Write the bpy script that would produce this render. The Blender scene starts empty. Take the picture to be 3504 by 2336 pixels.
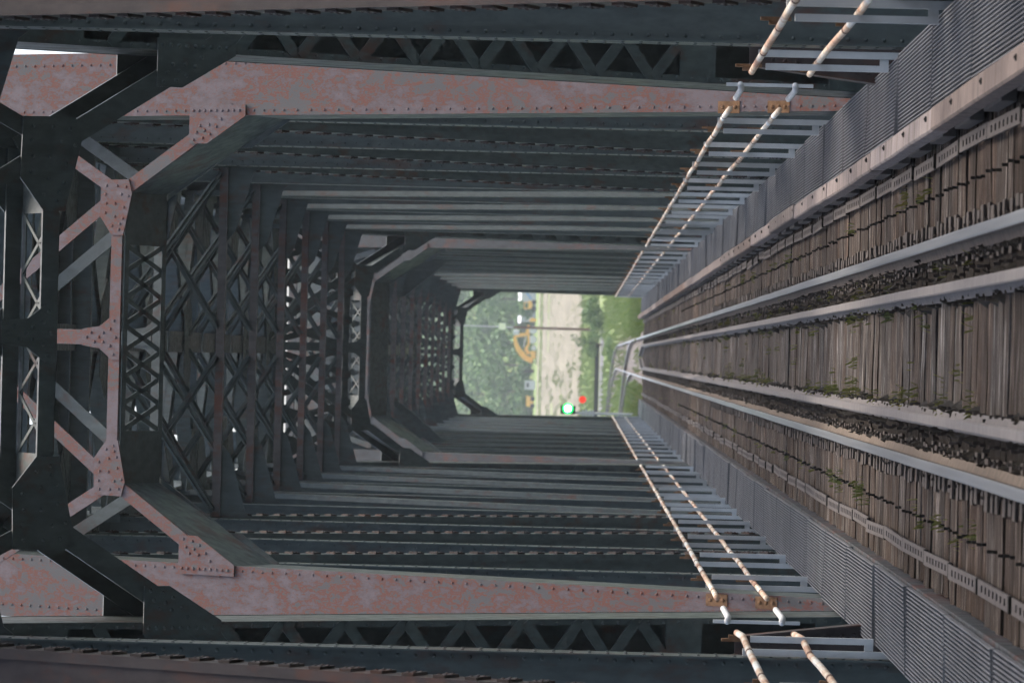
import bpy, bmesh, math, random
from mathutils import Vector, Matrix, noise

random.seed(7)
R = math.radians
scn = bpy.context.scene
COL = scn.collection

# ------------------------------------------------------------------ camera
F_PX = 15000.0                       # focal length in photo pixels (3504 wide)
cam_d = bpy.data.cameras.new('camera')
cam = bpy.data.objects.new('camera', cam_d)
COL.objects.link(cam)
scn.camera = cam
cam_d.sensor_width = 36.0
cam_d.lens = 36.0 * F_PX / 3504.0
cam_d.clip_start = 0.5
cam_d.clip_end = 6000
CAM = Vector((-0.075, 0.0, 2.37))
ROLL = 0.025
fw = Vector((49.3 / F_PX, 1.0, 229.4 / F_PX)).normalized()
r0 = fw.cross(Vector((0, 0, 1))).normalized()
u0 = r0.cross(fw).normalized()
cr, sr = math.cos(ROLL), math.sin(ROLL)
cx = -u0 * cr + r0 * sr              # picture right = down in the place (the photo is turned on its side)
cy = r0 * cr + u0 * sr
cz = -fw
cam.matrix_world = Matrix(((cx.x, cy.x, cz.x, CAM.x), (cx.y, cy.y, cz.y, CAM.y), (cx.z, cy.z, cz.z, CAM.z), (0, 0, 0, 1)))
cam_d.dof.use_dof = True
cam_d.dof.focus_distance = 42.0
cam_d.dof.aperture_fstop = 5.2

# ------------------------------------------------------------------ world, sun, exposure
SUN_EL, SUN_AZ = R(68), R(55)       # azimuth clockwise from +y
world = bpy.data.worlds.new('World')
scn.world = world
world.use_nodes = True
wn = world.node_tree
wn.nodes.clear()
wo = wn.nodes.new('ShaderNodeOutputWorld')
bg = wn.nodes.new('ShaderNodeBackground')
sky = wn.nodes.new('ShaderNodeTexSky')
sky.sky_type = 'NISHITA'
sky.sun_disc = False
sky.sun_elevation = SUN_EL
sky.sun_rotation = SUN_AZ
sky.altitude = 50
sky.air_density = 0.85
sky.dust_density = 6.0
sky.ozone_density = 0.2
bg.inputs['Strength'].default_value = 0.15
wn.links.new(sky.outputs['Color'], bg.inputs['Color'])
wn.links.new(bg.outputs['Background'], wo.inputs['Surface'])
sun_d = bpy.data.lights.new('sun', 'SUN')
sun_d.energy = 0.6
sun_d.angle = R(20)
sun_d.color = (1.0, 0.975, 0.94)
sun = bpy.data.objects.new('sun', sun_d)
COL.objects.link(sun)
sdir = Vector((math.sin(SUN_AZ) * math.cos(SUN_EL), math.cos(SUN_AZ) * math.cos(SUN_EL), math.sin(SUN_EL)))
sun.rotation_euler = (-sdir).to_track_quat('-Z', 'Y').to_euler()
sun.location = (0, 20, 60)
vs = scn.view_settings
vs.view_transform = 'Standard'
vs.look = 'None'
vs.exposure = 1.7
vs.gamma = 1.0
vs.use_curve_mapping = False
scn.cycles.max_bounces = 5
scn.cycles.diffuse_bounces = 3
scn.cycles.glossy_bounces = 2
scn.cycles.transmission_bounces = 1
scn.cycles.sample_clamp_indirect = 4.0
scn.cycles.use_adaptive_sampling = True
scn.cycles.adaptive_threshold = 0.02


# ------------------------------------------------------------------ materials
def nt(name):
    m = bpy.data.materials.new(name)
    m.use_nodes = True
    t = m.node_tree
    t.nodes.clear()
    o = t.nodes.new('ShaderNodeOutputMaterial')
    p = t.nodes.new('ShaderNodeBsdfPrincipled')
    p.inputs['Specular IOR Level'].default_value = 0.22
    t.links.new(p.outputs[0], o.inputs[0])
    return m, t, p


def N(t, kind, **kw):
    n = t.nodes.new(kind)
    for k, v in kw.items():
        setattr(n, k, v)
    return n


def noise_tex(t, vec, scale, detail=4, rough=0.6, dist=0.0):
    n = N(t, 'ShaderNodeTexNoise')
    n.inputs['Scale'].default_value = scale
    n.inputs['Detail'].default_value = detail
    n.inputs['Roughness'].default_value = rough
    n.inputs['Distortion'].default_value = dist
    t.links.new(vec, n.inputs['Vector'])
    return n.outputs['Fac']


def ramp(t, fac, stops):
    n = N(t, 'ShaderNodeValToRGB')
    e = n.color_ramp.elements
    while len(e) < len(stops):
        e.new(0.5)
    for el, (p, c) in zip(e, stops):
        el.position = p
        el.color = (c[0], c[1], c[2], 1) if isinstance(c, (tuple, list)) else (c, c, c, 1)
    t.links.new(fac, n.inputs['Fac'])
    return n.outputs['Color']


def mix(t, fac, a, b, mode='MIX'):
    n = N(t, 'ShaderNodeMix', data_type='RGBA', blend_type=mode)
    for sock, val in ((n.inputs[0], fac), (n.inputs[6], a), (n.inputs[7], b)):
        if hasattr(val, 'is_linked') or hasattr(val, 'links'):
            t.links.new(val, sock)
        elif isinstance(val, (tuple, list)):
            sock.default_value = (val[0], val[1], val[2], 1)
        else:
            sock.default_value = val
    return n.outputs[2]


def coords(t, scale=(1, 1, 1), rnd=False, obj=False):
    """world-placed coordinates (mesh data of the structure is in world units); obj+rnd for shared pieces"""
    if obj:
        tc = N(t, 'ShaderNodeTexCoord').outputs['Object']
    else:
        tc = N(t, 'ShaderNodeNewGeometry').outputs['Position']
    mp = N(t, 'ShaderNodeMapping')
    mp.inputs['Scale'].default_value = scale
    t.links.new(tc, mp.inputs['Vector'])
    if rnd:
        oi = N(t, 'ShaderNodeObjectInfo')
        mu = N(t, 'ShaderNodeMath', operation='MULTIPLY')
        mu.inputs[1].default_value = 57.0
        t.links.new(oi.outputs['Random'], mu.inputs[0])
        t.links.new(mu.outputs[0], mp.inputs['Location'])
    return mp.outputs['Vector']


def bump(t, p, h, strength=0.3, dist=0.01):
    b = N(t, 'ShaderNodeBump')
    b.inputs['Strength'].default_value = strength
    b.inputs['Distance'].default_value = dist
    t.links.new(h, b.inputs['Height'])
    t.links.new(b.outputs[0], p.inputs['Normal'])


def steel(name, base, base2, rust, lo, hi, rough=0.55, sc=2.2, streak=True):
    m, t, p = nt(name)
    v = coords(t, (1, 1, 0.45 if streak else 1))
    n1 = noise_tex(t, v, sc, 3, 0.65)
    n2 = noise_tex(t, v, sc * 5, 4, 0.6)
    c = mix(t, ramp(t, n2, [(0.35, 0.0), (0.65, 1.0)]), base, base2)
    f = mix(t, 0.35, n1, n2)
    rf = ramp(t, f, [(lo, 0.0), (hi, 1.0)])
    c = mix(t, rf, c, rust)
    st = noise_tex(t, coords(t, (7, 3, 0.5)), 1.0, 3, 0.6)
    c = mix(t, ramp(t, st, [(0.52, 0.0), (0.72, 0.55)]), c, tuple(q * 0.45 for q in base))
    c = mix(t, ramp(t, st, [(0.26, 0.5), (0.40, 0.0)]), c, tuple(q * 1.5 for q in base))
    t.links.new(c, p.inputs['Base Color'])
    rr = ramp(t, n2, [(0.3, rough - 0.12), (0.7, rough + 0.15)])
    t.links.new(rr, p.inputs['Roughness'])
    bump(t, p, n2, 0.25, 0.004)
    return m


M = {}
M['steel'] = steel('weathered_grey_paint', (0.068, 0.084, 0.079), (0.049, 0.061, 0.059), (0.080, 0.045, 0.034), 0.54, 0.68, 0.46)
M['steel_rusty'] = steel('rusting_grey_paint', (0.040, 0.046, 0.047), (0.034, 0.035, 0.035), (0.075, 0.034, 0.024), 0.50, 0.64, 0.55)


def pink_paint():
    m, t, p = nt('faded_red_lead_paint')
    v = coords(t, (1.2, 1, 0.55))
    big = noise_tex(t, v, 1.3, 4, 0.6, 0.6)
    mid = noise_tex(t, v, 9.0, 5, 0.75)
    strk = noise_tex(t, coords(t, (9, 5, 0.35)), 1.0, 4, 0.65)
    fine = noise_tex(t, v, 38.0, 3, 0.6)
    f = mix(t, 0.38, mix(t, 0.35, big, strk), mid)
    c = ramp(t, f, [(0.0, (0.058, 0.060, 0.059)), (0.47, (0.070, 0.069, 0.067)), (0.482, (0.125, 0.040, 0.024)),
                    (0.500, (0.100, 0.045, 0.034)), (0.512, (0.082, 0.063, 0.063)), (0.58, (0.104, 0.085, 0.087)), (1.0, (0.115, 0.097, 0.10))])
    c = mix(t, ramp(t, fine, [(0.55, 0.0), (0.66, 0.6)]), c, (0.115, 0.045, 0.03))
    t.links.new(c, p.inputs['Base Color'])
    p.inputs['Roughness'].default_value = 0.7
    bump(t, p, mid, 0.25, 0.004)
    return m


M['pink'] = pink_paint()
M['strut'] = steel('brown_grey_strut_paint', (0.115, 0.105, 0.098), (0.085, 0.08, 0.076), (0.13, 0.06, 0.042), 0.5, 0.62, 0.55)
M['red_knee'] = steel('red_brown_paint', (0.040, 0.031, 0.028), (0.034, 0.028, 0.027), (0.070, 0.034, 0.024), 0.5, 0.62, 0.6)


def wood(name, cols, stain=None):
    m, t, p = nt(name)
    v = coords(t, (0.9, 26, 26), rnd=True, obj=True)
    n1 = noise_tex(t, v, 1.6, 6, 0.7)
    v2 = coords(t, (1.2, 6, 6), rnd=True, obj=True)
    n2 = noise_tex(t, v2, 1.3, 4, 0.6)
    oi = N(t, 'ShaderNodeObjectInfo')
    c = ramp(t, n1, [(0.34, cols[0]), (0.45, cols[1]), (0.55, cols[2]), (0.66, cols[3])])
    tint = ramp(t, oi.outputs['Random'], [(0.0, (0.40, 0.36, 0.33)), (0.18, (1.1, 0.86, 0.70)), (0.35, (0.65, 0.64, 0.63)), (0.55, (1.35, 1.32, 1.3)), (0.75, (0.9, 0.72, 0.58)), (1.0, (1.7, 1.7, 1.7))])
    c = mix(t, 0.8, c, tint, 'MULTIPLY')
    c = mix(t, ramp(t, n2, [(0.5, 0.0), (0.72, 0.65)]), c, (0.035, 0.029, 0.024))
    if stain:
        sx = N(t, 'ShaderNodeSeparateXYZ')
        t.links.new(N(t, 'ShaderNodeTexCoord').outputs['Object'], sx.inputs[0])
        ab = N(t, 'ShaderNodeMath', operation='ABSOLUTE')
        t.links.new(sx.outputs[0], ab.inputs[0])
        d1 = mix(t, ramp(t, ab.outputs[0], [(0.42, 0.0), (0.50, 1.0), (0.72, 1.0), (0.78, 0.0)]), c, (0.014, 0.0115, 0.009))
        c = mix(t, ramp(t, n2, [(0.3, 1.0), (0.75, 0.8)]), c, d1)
        br = ramp(t, ab.outputs[0], [(0.80, 0.0), (0.90, 0.55), (1.0, 0.55)])
        c = mix(t, br, c, (0.88, 0.77, 0.68), 'MULTIPLY')
    t.links.new(c, p.inputs['Base Color'])
    p.inputs['Roughness'].default_value = 0.9
    p.inputs['Specular IOR Level'].default_value = 0.06
    bump(t, p, n1, 0.9, 0.012)
    return m


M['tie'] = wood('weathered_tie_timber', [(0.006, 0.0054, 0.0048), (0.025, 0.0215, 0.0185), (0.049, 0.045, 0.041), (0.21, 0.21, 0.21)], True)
M['kerb'] = wood('pale_kerb_timber', [(0.09, 0.076, 0.069), (0.118, 0.101, 0.093), (0.135, 0.117, 0.109), (0.16, 0.142, 0.134)])


def simple(name, col, rough=0.6, metal=0.0, var=0.25, sc=6.0, stretch=(1, 1, 1), b=0.2):
    m, t, p = nt(name)
    v = coords(t, stretch)
    n1 = noise_tex(t, v, sc, 5, 0.65)
    dk = tuple(c * (1 - var) for c in col)
    lt = tuple(min(1, c * (1 + var)) for c in col)
    t.links.new(ramp(t, n1, [(0.3, dk), (0.7, lt)]), p.inputs['Base Color'])
    p.inputs['Roughness'].default_value = rough
    p.inputs['Metallic'].default_value = metal
    if rough > 0.65 or name == 'dull_guard_rail_steel':
        p.inputs['Specular IOR Level'].default_value = 0.08
    if b:
        bump(t, p, n1, b, 0.004)
    return m


M['rail_head'] = simple('worn_rail_steel', (0.17, 0.175, 0.175), 0.30, 0.5, 0.3, 3, (14, 0.12, 1), 0.03)
M['rail_side'] = simple('dusty_rail_steel', (0.115, 0.094, 0.075), 0.75, 0.0, 0.25, 9)
M['guard'] = simple('dull_guard_rail_steel', (0.108, 0.100, 0.094), 0.6, 0.0, 0.2, 5, (1, 1.2, 1))
M['plate'] = simple('tie_plate_steel', (0.062, 0.053, 0.046), 0.7, 0.0, 0.3, 8)
M['clip'] = simple('dark_rail_clip', (0.014, 0.0125, 0.010), 0.8, 0.0, 0.3, 12)
M['strap'] = simple('pale_strap_steel', (0.068, 0.060, 0.055), 0.7, 0.0, 0.2, 7)
M['grating'] = simple('galvanised_grating', (0.125, 0.128, 0.132), 0.5, 0.3, 0.22, 1.2, (1, 1, 1), 0)
M['galv'] = simple('galvanised_post', (0.44, 0.45, 0.44), 0.5, 0.1, 0.12, 4)
M['blackhole'] = simple('bolt_iron', (0.025, 0.023, 0.02), 0.7, 0.0, 0.2, 9)
M['bracket'] = simple('rusty_bracket', (0.15, 0.085, 0.045), 0.8, 0.0, 0.4, 14)


def pipe_paint():
    m, t, p = nt('flaking_white_pipe_paint')
    v = coords(t, (1.0, 1.15, 1.0))
    n1 = noise_tex(t, v, 1.0, 3, 0.6)
    n2 = noise_tex(t, coords(t, (8, 5, 8)), 1.0, 4, 0.65)
    f = mix(t, 0.35, n1, n2)
    c = ramp(t, f, [(0.36, (0.58, 0.61, 0.60)), (0.44, (0.52, 0.49, 0.42)), (0.50, (0.46, 0.37, 0.27)), (0.57, (0.36, 0.22, 0.14)), (0.65, (0.24, 0.13, 0.085))])
    t.links.new(c, p.inputs['Base Color'])
    p.inputs['Roughness'].default_value = 0.55
    bump(t, p, n2, 0.2, 0.003)
    return m


M['pipe'] = pipe_paint()


def leaf_mat(name, c1, c2, c3):
    m, t, p = nt(name)
    n1 = noise_tex(t, coords(t), 0.45, 3, 0.6)
    n2 = noise_tex(t, coords(t), 5.0, 2, 0.5)
    f = mix(t, 0.5, n1, n2)
    t.links.new(ramp(t, f, [(0.36, c1), (0.5, c2), (0.64, c3)]), p.inputs['Base Color'])
    p.inputs['Roughness'].default_value = 0.6
    return m


M['leaf'] = leaf_mat('forest_leaf', (0.066, 0.135, 0.042), (0.10, 0.19, 0.055), (0.14, 0.235, 0.07))
M['shrub'] = leaf_mat('shrub_leaf', (0.065, 0.13, 0.036), (0.10, 0.175, 0.055), (0.15, 0.22, 0.08))
M['grass'] = leaf_mat('long_grass', (0.12, 0.18, 0.04), (0.18, 0.235, 0.065), (0.25, 0.27, 0.10))
M['weed'] = leaf_mat('track_weed', (0.08, 0.105, 0.022), (0.135, 0.145, 0.03), (0.20, 0.17, 0.045))
M['bark'] = simple('bark', (0.09, 0.065, 0.05), 0.9, 0, 0.3, 3)


def ground_mat():
    m, t, p = nt('meadow_ground')
    v = coords(t, (0.35, 0.03, 1))
    n1 = noise_tex(t, v, 1.0, 5, 0.65)
    n2 = noise_tex(t, coords(t), 0.8, 4, 0.6)
    f = mix(t, 0.4, n1, n2)
    t.links.new(ramp(t, f, [(0.38, (0.085, 0.15, 0.035)), (0.5, (0.14, 0.20, 0.055)), (0.6, (0.20, 0.225, 0.10))]), p.inputs['Base Color'])
    p.inputs['Roughness'].default_value = 0.9
    return m


M['ground'] = ground_mat()
M['yard'] = simple('pale_gravel_yard', (0.18, 0.168, 0.125), 0.9, 0, 0.22, 1.0, (0.6, 0.07, 1))
M['ballast'] = simple('grey_ballast', (0.12, 0.11, 0.10), 0.9, 0, 0.35, 6)
M['road'] = simple('grey_path', (0.13, 0.13, 0.135), 0.85, 0, 0.12, 2)
M['stone'] = simple('pier_masonry', (0.30, 0.28, 0.25), 0.85, 0, 0.2, 1.5)
M['water'] = simple('river_water', (0.03, 0.045, 0.04), 0.12, 0, 0.2, 0.4)
M['orange'] = simple('orange_machine_paint', (0.78, 0.43, 0.09), 0.5, 0, 0.12, 2)
M['dark'] = simple('black_rubber', (0.02, 0.02, 0.022), 0.7, 0, 0.2, 6)
M['white'] = simple('white_sheet_cladding', (0.54, 0.55, 0.56), 0.6, 0, 0.05, 2)
M['blue'] = simple('blue_sheet_cladding', (0.16, 0.34, 0.62), 0.6, 0, 0.08, 2)
M['glass'] = simple('dark_window_glass', (0.05, 0.06, 0.07), 0.15, 0, 0.1, 2)
M['polewood'] = simple('brown_pole_timber', (0.13, 0.075, 0.055), 0.85, 0, 0.3, 3, (4, 4, 0.5))
M['polegrey'] = simple('grey_pole_metal', (0.45, 0.45, 0.46), 0.5, 0, 0.1, 2)
M['cream'] = simple('cream_sign_panel', (0.72, 0.74, 0.55), 0.6, 0, 0.05, 2)
M['redsign'] = simple('red_sign_face', (0.72, 0.05, 0.03), 0.5, 0, 0.05, 2)
M['cable'] = simple('orange_cable_jacket', (0.30, 0.07, 0.035), 0.5, 0, 0.1, 8)
M['boxgrey'] = simple('signal_box_grey', (0.42, 0.43, 0.42), 0.5, 0.1, 0.1, 4)


def emit(name, col, s):
    m = bpy.data.materials.new(name)
    m.use_nodes = True
    t = m.node_tree
    t.nodes.clear()
    o = t.nodes.new('ShaderNodeOutputMaterial')
    e = t.nodes.new('ShaderNodeEmission')
    e.inputs[0].default_value = (*col, 1)
    e.inputs[1].default_value = s
    t.links.new(e.outputs[0], o.inputs[0])
    return m


M['green_lamp'] = emit('green_signal_lens', (0.25, 1.0, 0.40), 30)
M['red_lamp'] = emit('red_marker_lens', (0.85, 0.055, 0.03), 0.42)
M['green_halo'] = emit('green_glare_halo', (0.01, 0.75, 0.12), 1.2)  # emission that imitates the camera glare around the lit lens


# ------------------------------------------------------------------ mesh helpers
class MB:
    def __init__(self):
        self.v, self.f = [], []

    def hexa(self, pts):
        b = len(self.v)
        self.v += [tuple(p) for p in pts]
        for q in ((0, 3, 2, 1), (4, 5, 6, 7), (0, 1, 5, 4), (1, 2, 6, 5), (2, 3, 7, 6), (3, 0, 4, 7)):
            self.f.append(tuple(b + i for i in q))

    def box(self, x0, x1, y0, y1, z0, z1):
        self.hexa([(x0, y0, z0), (x1, y0, z0), (x1, y1, z0), (x0, y1, z0), (x0, y0, z1), (x1, y0, z1), (x1, y1, z1), (x0, y1, z1)])

    def bar(self, p0, p1, side, w, up, d):
        """box from p0 to p1; w along side, d along up (both vectors)"""
        p0, p1 = Vector(p0), Vector(p1)
        s, u = Vector(side).normalized() * w / 2, Vector(up).normalized() * d / 2
        self.hexa([p0 - s - u, p0 + s - u, p1 + s - u, p1 - s - u, p0 - s + u, p0 + s + u, p1 + s + u, p1 - s + u])

    def prism(self, pts, ext):
        ext = Vector(ext)
        n = len(pts)
        b = len(self.v)
        self.v += [tuple(Vector(p)) for p in pts] + [tuple(Vector(p) + ext) for p in pts]
        self.f.append(tuple(b + i for i in range(n - 1, -1, -1)))
        self.f.append(tuple(b + n + i for i in range(n)))
        for i in range(n):
            j = (i + 1) % n
            self.f.append((b + i, b + j, b + n + j, b + n + i))

    def tube(self, pts, r, n=10, cap=True, r2=None):
        pts = [Vector(p) for p in pts]
        rings = []
        for i, p in enumerate(pts):
            a = pts[max(0, i - 1)]
            c = pts[min(len(pts) - 1, i + 1)]
            d = (c - a).normalized()
            h = Vector((0, 0, 1)) if abs(d.z) < 0.9 else Vector((1, 0, 0))
            s = d.cross(h).normalized()
            u = s.cross(d)
            rr = r if r2 is None else r + (r2 - r) * i / (len(pts) - 1)
            b = len(self.v)
            for k in range(n):
                an = 2 * math.pi * k / n
                self.v.append(tuple(p + (s * math.cos(an) + u * math.sin(an)) * rr))
            rings.append(b)
        for a, b in zip(rings, rings[1:]):
            for k in range(n):
                j = (k + 1) % n
                self.f.append((a + k, a + j, b + j, b + k))
        if cap:
            self.f.append(tuple(rings[0] + k for k in range(n - 1, -1, -1)))
            self.f.append(tuple(rings[-1] + k for k in range(n)))

    def rivet(self, p, n, r=0.016):
        """low dome on a surface with normal n"""
        n = Vector(n).normalized()
        h = Vector((0, 0, 1)) if abs(n.z) < 0.9 else Vector((1, 0, 0))
        s = n.cross(h).normalized()
        u = s.cross(n)
        p = Vector(p)
        b = len(self.v)
        K = 7
        for rr, hh in ((1.0, 0.0), (0.72, 0.42)):
            for k in range(K):
                a = 2 * math.pi * k / K
                self.v.append(tuple(p + (s * math.cos(a) + u * math.sin(a)) * r * rr + n * r * hh))
        self.v.append(tuple(p + n * r * 0.62))
        for k in range(K):
            j = (k + 1) % K
            self.f.append((b + k, b + j, b + K + j, b + K + k))
            self.f.append((b + K + k, b + K + j, b + 2 * K))

    def mesh(self, name):
        me = bpy.data.meshes.new(name)
        me.from_pydata(self.v, [], self.f)
        me.update()
        return me


def obj(name, mb, mat, parent=None, smooth=False):
    me = mb.mesh(name) if isinstance(mb, MB) else mb
    if mat and not me.materials:
        me.materials.append(M[mat])
    if smooth:
        for p in me.polygons:
            p.use_smooth = True
    o = bpy.data.objects.new(name, me)
    COL.objects.link(o)
    if parent:
        o.parent = parent
        if parent.type == 'EMPTY':
            o.matrix_parent_inverse = Matrix.Translation(-parent.location)
    return o


def thing(name, label, cat, loc, group=None):
    e = bpy.data.objects.new(name, None)
    COL.objects.link(e)
    e.empty_display_size = 0.3
    e.location = loc
    tag(e, label, cat, group)
    return e


def tag(o, label, cat, group=None):
    o['label'] = label
    o['category'] = cat
    if group:
        o['group'] = group
    return o


def struct(o):
    o['kind'] = 'structure'
    return o


def stuff(o):
    o['kind'] = 'stuff'
    return o


def place(name, me, mat, parent, mtx):
    """one more object that shares mesh data"""
    if mat and not me.materials:
        me.materials.append(M[mat])
    o = bpy.data.objects.new(name, me)
    COL.objects.link(o)
    if parent:
        o.parent = parent
        if parent.type == 'EMPTY':
            o.matrix_parent_inverse = Matrix.Translation(-parent.location)
    o.matrix_basis = mtx
    return o


def frame_mtx(p0, p1, nrm):
    """x along p0->p1, z along nrm"""
    p0, p1, nrm = Vector(p0), Vector(p1), Vector(nrm)
    ax = (p1 - p0).normalized()
    az = (nrm - ax * nrm.dot(ax)).normalized()
    ay = az.cross(ax)
    return Matrix(((ax.x, ay.x, az.x, p0.x), (ax.y, ay.y, az.y, p0.y), (ax.z, ay.z, az.z, p0.z), (0, 0, 0, 1)))


_flat = {}


def flat_bar_mesh(L, w, th):
    key = (round(L, 3), w, th)
    if key not in _flat:
        b = MB()
        h = w / 2
        e = w * 0.35
        pts = [(-e * 0.2, -h * 0.7, 0), (e, -h, 0), (L - e, -h, 0), (L + e * 0.2, -h * 0.7, 0), (L + e * 0.2, h * 0.7, 0), (L - e, h, 0), (e, h, 0), (-e * 0.2, h * 0.7, 0)]
        b.prism(pts, (0, 0, th))
        _flat[key] = b.mesh('lacing_bar')
    return _flat[key]


# ------------------------------------------------------------------ truss spans
XI, XO = 2.385, 2.985         # inner and outer face of each truss
ZB, ZT = -1.6, 9.2           # chord centre heights
TH = 0.80                    # depth of end posts
ZL, ZU = 7.05, 9.0           # portal lower / upper chord


def vertical(span, s, y, near, mat):
    """riveted I-section upright: two flange plates, web and corner angles"""
    b = MB()
    xi, xo = 2.445, 2.95
    for x0, x1 in ((xi, xi + 0.014), (xo - 0.014, xo)):
        b.box(*sorted((s * x0, s * x1)), y - 0.17, y + 0.17, ZB, ZT - 0.25)
    b.box(*sorted((s * (xi + 0.014), s * (xo - 0.014))), y - 0.008, y + 0.008, ZB, ZT - 0.25)
    for dy in (-1, 1):
        for x0, x1 in ((xi + 0.014, xi + 0.10), (xo - 0.10, xo - 0.014)):
            ya, yb = sorted((y + dy * 0.008, y + dy * 0.021))
            b.box(*sorted((s * x0, s * x1)), ya, yb, ZB + 0.1, ZT - 0.3)
    o = obj('vertical_post', b, mat, span)
    if near:
        r = MB()
        z = -0.3
        while z < ZT - 0.4:
            r.rivet((s * (xi + 0.06), y - 0.021, z), (0, -1, 0), 0.017)
            r.rivet((s * xi, y - 0.10, z + 0.06), (-s, 0, 0), 0.017)
            r.rivet((s * xi, y + 0.10, z + 0.06), (-s, 0, 0), 0.017)
            z += 0.145
        stuff(obj('rivets', r, mat, o))
    return o


def diagonal(span, s, ya, za, yb, zb, near, mat, plate=True):
    """two side channels tied by batten plates, running in the truss plane"""
    b = MB()
    p0, p1 = Vector((0, ya, za)), Vector((0, yb, zb))
    t = (p1 - p0).normalized()
    nn = Vector((0, t.z, -t.y))
    if nn.y > 0:
        nn = -nn                      # towards the camera
    L = (p1 - p0).length
    for x in (2.44, 2.90):
        b.bar(p0 + Vector((s * x, 0, 0)), p1 + Vector((s * x, 0, 0)), (1, 0, 0), 0.016, nn, 0.30)
        for k in (-1, 1):
            off = nn * k * 0.143 + Vector((s * (x + (0.04 if x < 2.6 else -0.04)), 0, 0))
            b.bar(p0 + off, p1 + off, (1, 0, 0), 0.065, nn, 0.014)
    if plate:
      b.bar(p0 + Vector((s * 2.67, 0, 0)) + nn * 0.10, p1 + Vector((s * 2.67, 0, 0)) + nn * 0.10, (1, 0, 0), 0.445, nn, 0.012)
    o = obj('diagonal', b, mat, span)
    if near:
        d = 0.4
        me = None
        while d < L - 0.4:
            q = p0 + t * d
            if -0.6 < q.z < ZT:
                bb = _flat.get('batten')
                if bb is None:
                    mb = MB()
                    mb.box(-0.05, 0.05, -0.10, 0.10, 0, 0.022)
                    for dx in (-0.025, 0.025):
                        mb.rivet((dx, 0.05, 0.022), (0, 0, 1), 0.016)
                        mb.rivet((dx, -0.05, 0.022), (0, 0, 1), 0.016)
                    bb = _flat['batten'] = mb.mesh('batten')
                place('batten', bb, mat, o, frame_mtx(q + Vector((s * 2.432, 0, 0)), q + t + Vector((s * 2.432, 0, 0)), (-s, 0, 0)))
            d += 0.27
    return o


def end_post(span, s, y0, dirn, near, mat, cover, laced_side):
    """inclined end post. dirn=+1: foot at y0, top further away. cover plate on its upper side, lacing on its underside."""
    run = abs(PAN[span.name])
    p0 = Vector((0, y0, ZB))
    p1 = Vector((0, y0 + dirn * run, ZT))
    t = (p1 - p0).normalized()
    nu = Vector((0, -dirn * t.z, abs(t.y)))           # upper side normal
    h = TH / 2
    L = (p1 - p0).length
    b = MB()
    for xa in (XI + 0.01, XO - 0.01):
        b.bar(p0 + Vector((s * xa, 0, 0)), p1 + Vector((s * xa, 0, 0)), (1, 0, 0), 0.02, nu, TH - 0.03)
    # flange angles along the edges of the laced side
    for xa in (XI + 0.038, XI + 0.36, XO - 0.038):
        off = -nu * (h - 0.022)
        b.bar(p0 + off + Vector((s * xa, 0, 0)), p1 + off + Vector((s * xa, 0, 0)), (1, 0, 0), 0.036, nu, 0.016)
    o = obj('end_post', b, mat, span)
    cp = MB()
    off = nu * (h - 0.004)
    cp.bar(p0 + off + Vector((s * 2.72, 0, 0)), p1 + off + Vector((s * 2.72, 0, 0)), (1, 0, 0), 0.68, nu, 0.02)
    c = obj('cover_plate', cp, cover, o)
    if dirn > 0:
        c['label'] = 'faded pink cover plate of the end post' if cover == 'pink' else 'rust streaked cover plate of the end post'
    # rivets
    if near:
        r = MB()
        if dirn > 0:
            d = 1.4
            while d < L - 0.2:
                q = p0 + t * d + nu * (h + 0.006)
                for xx in (2.43, 2.93):
                    r.rivet(q + Vector((s * xx, 0, 0)), nu, 0.016)
                d += 0.125 if (d > 7.9 or d < 3.0) else 0.17
        else:
            d = 1.2
            while d < L - 0.2:
                q = p0 + t * d - nu * (h - 0.014)
                r.rivet(q + Vector((s * (XI + 0.036), 0, 0)), -nu, 0.016)
                d += 0.155
        stuff(obj('rivets', r, cover if dirn > 0 else mat, o))
    # lacing on underside
    if laced_side:
        step = 0.29
        zlo, zhi = 1.72, 6.72
        d = (zlo - ZB) / t.z
        i = 0
        while p0.z + t.z * (d + step) < zhi:
            z_here = p0.z + t.z * (d + step / 2)
            if not 5.40 < z_here < 6.18:
                xa, xb = (XI + 0.03, XI + 0.34) if i % 2 else (XI + 0.34, XI + 0.03)
                A = p0 + t * (d + 0.02) - nu * (h - 0.014) + Vector((s * xa, 0, 0))
                C = p0 + t * (d + step - 0.02) - nu * (h - 0.014) + Vector((s * xb, 0, 0))
                place('lacing_bar', flat_bar_mesh((C - A).length, 0.10, 0.012), mat, o, frame_mtx(A, C, -nu))
            d += step
            i += 1
        for za, zb_ in ((1.40, 1.72), (5.46, 6.12), (6.72, ZT - 0.1), (-0.9, 0.35)):
            tp = MB()
            A = p0 + t * ((za - ZB) / t.z) - nu * (h - 0.02)
            C = p0 + t * ((zb_ - ZB) / t.z) - nu * (h - 0.02)
            tp.bar(A + Vector((s * 2.685, 0, 0)), C + Vector((s * 2.685, 0, 0)), (1, 0, 0), 0.585, nu, 0.016)
            obj('tie_plate', tp, mat, o)
    return o


PAN = {}


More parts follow.
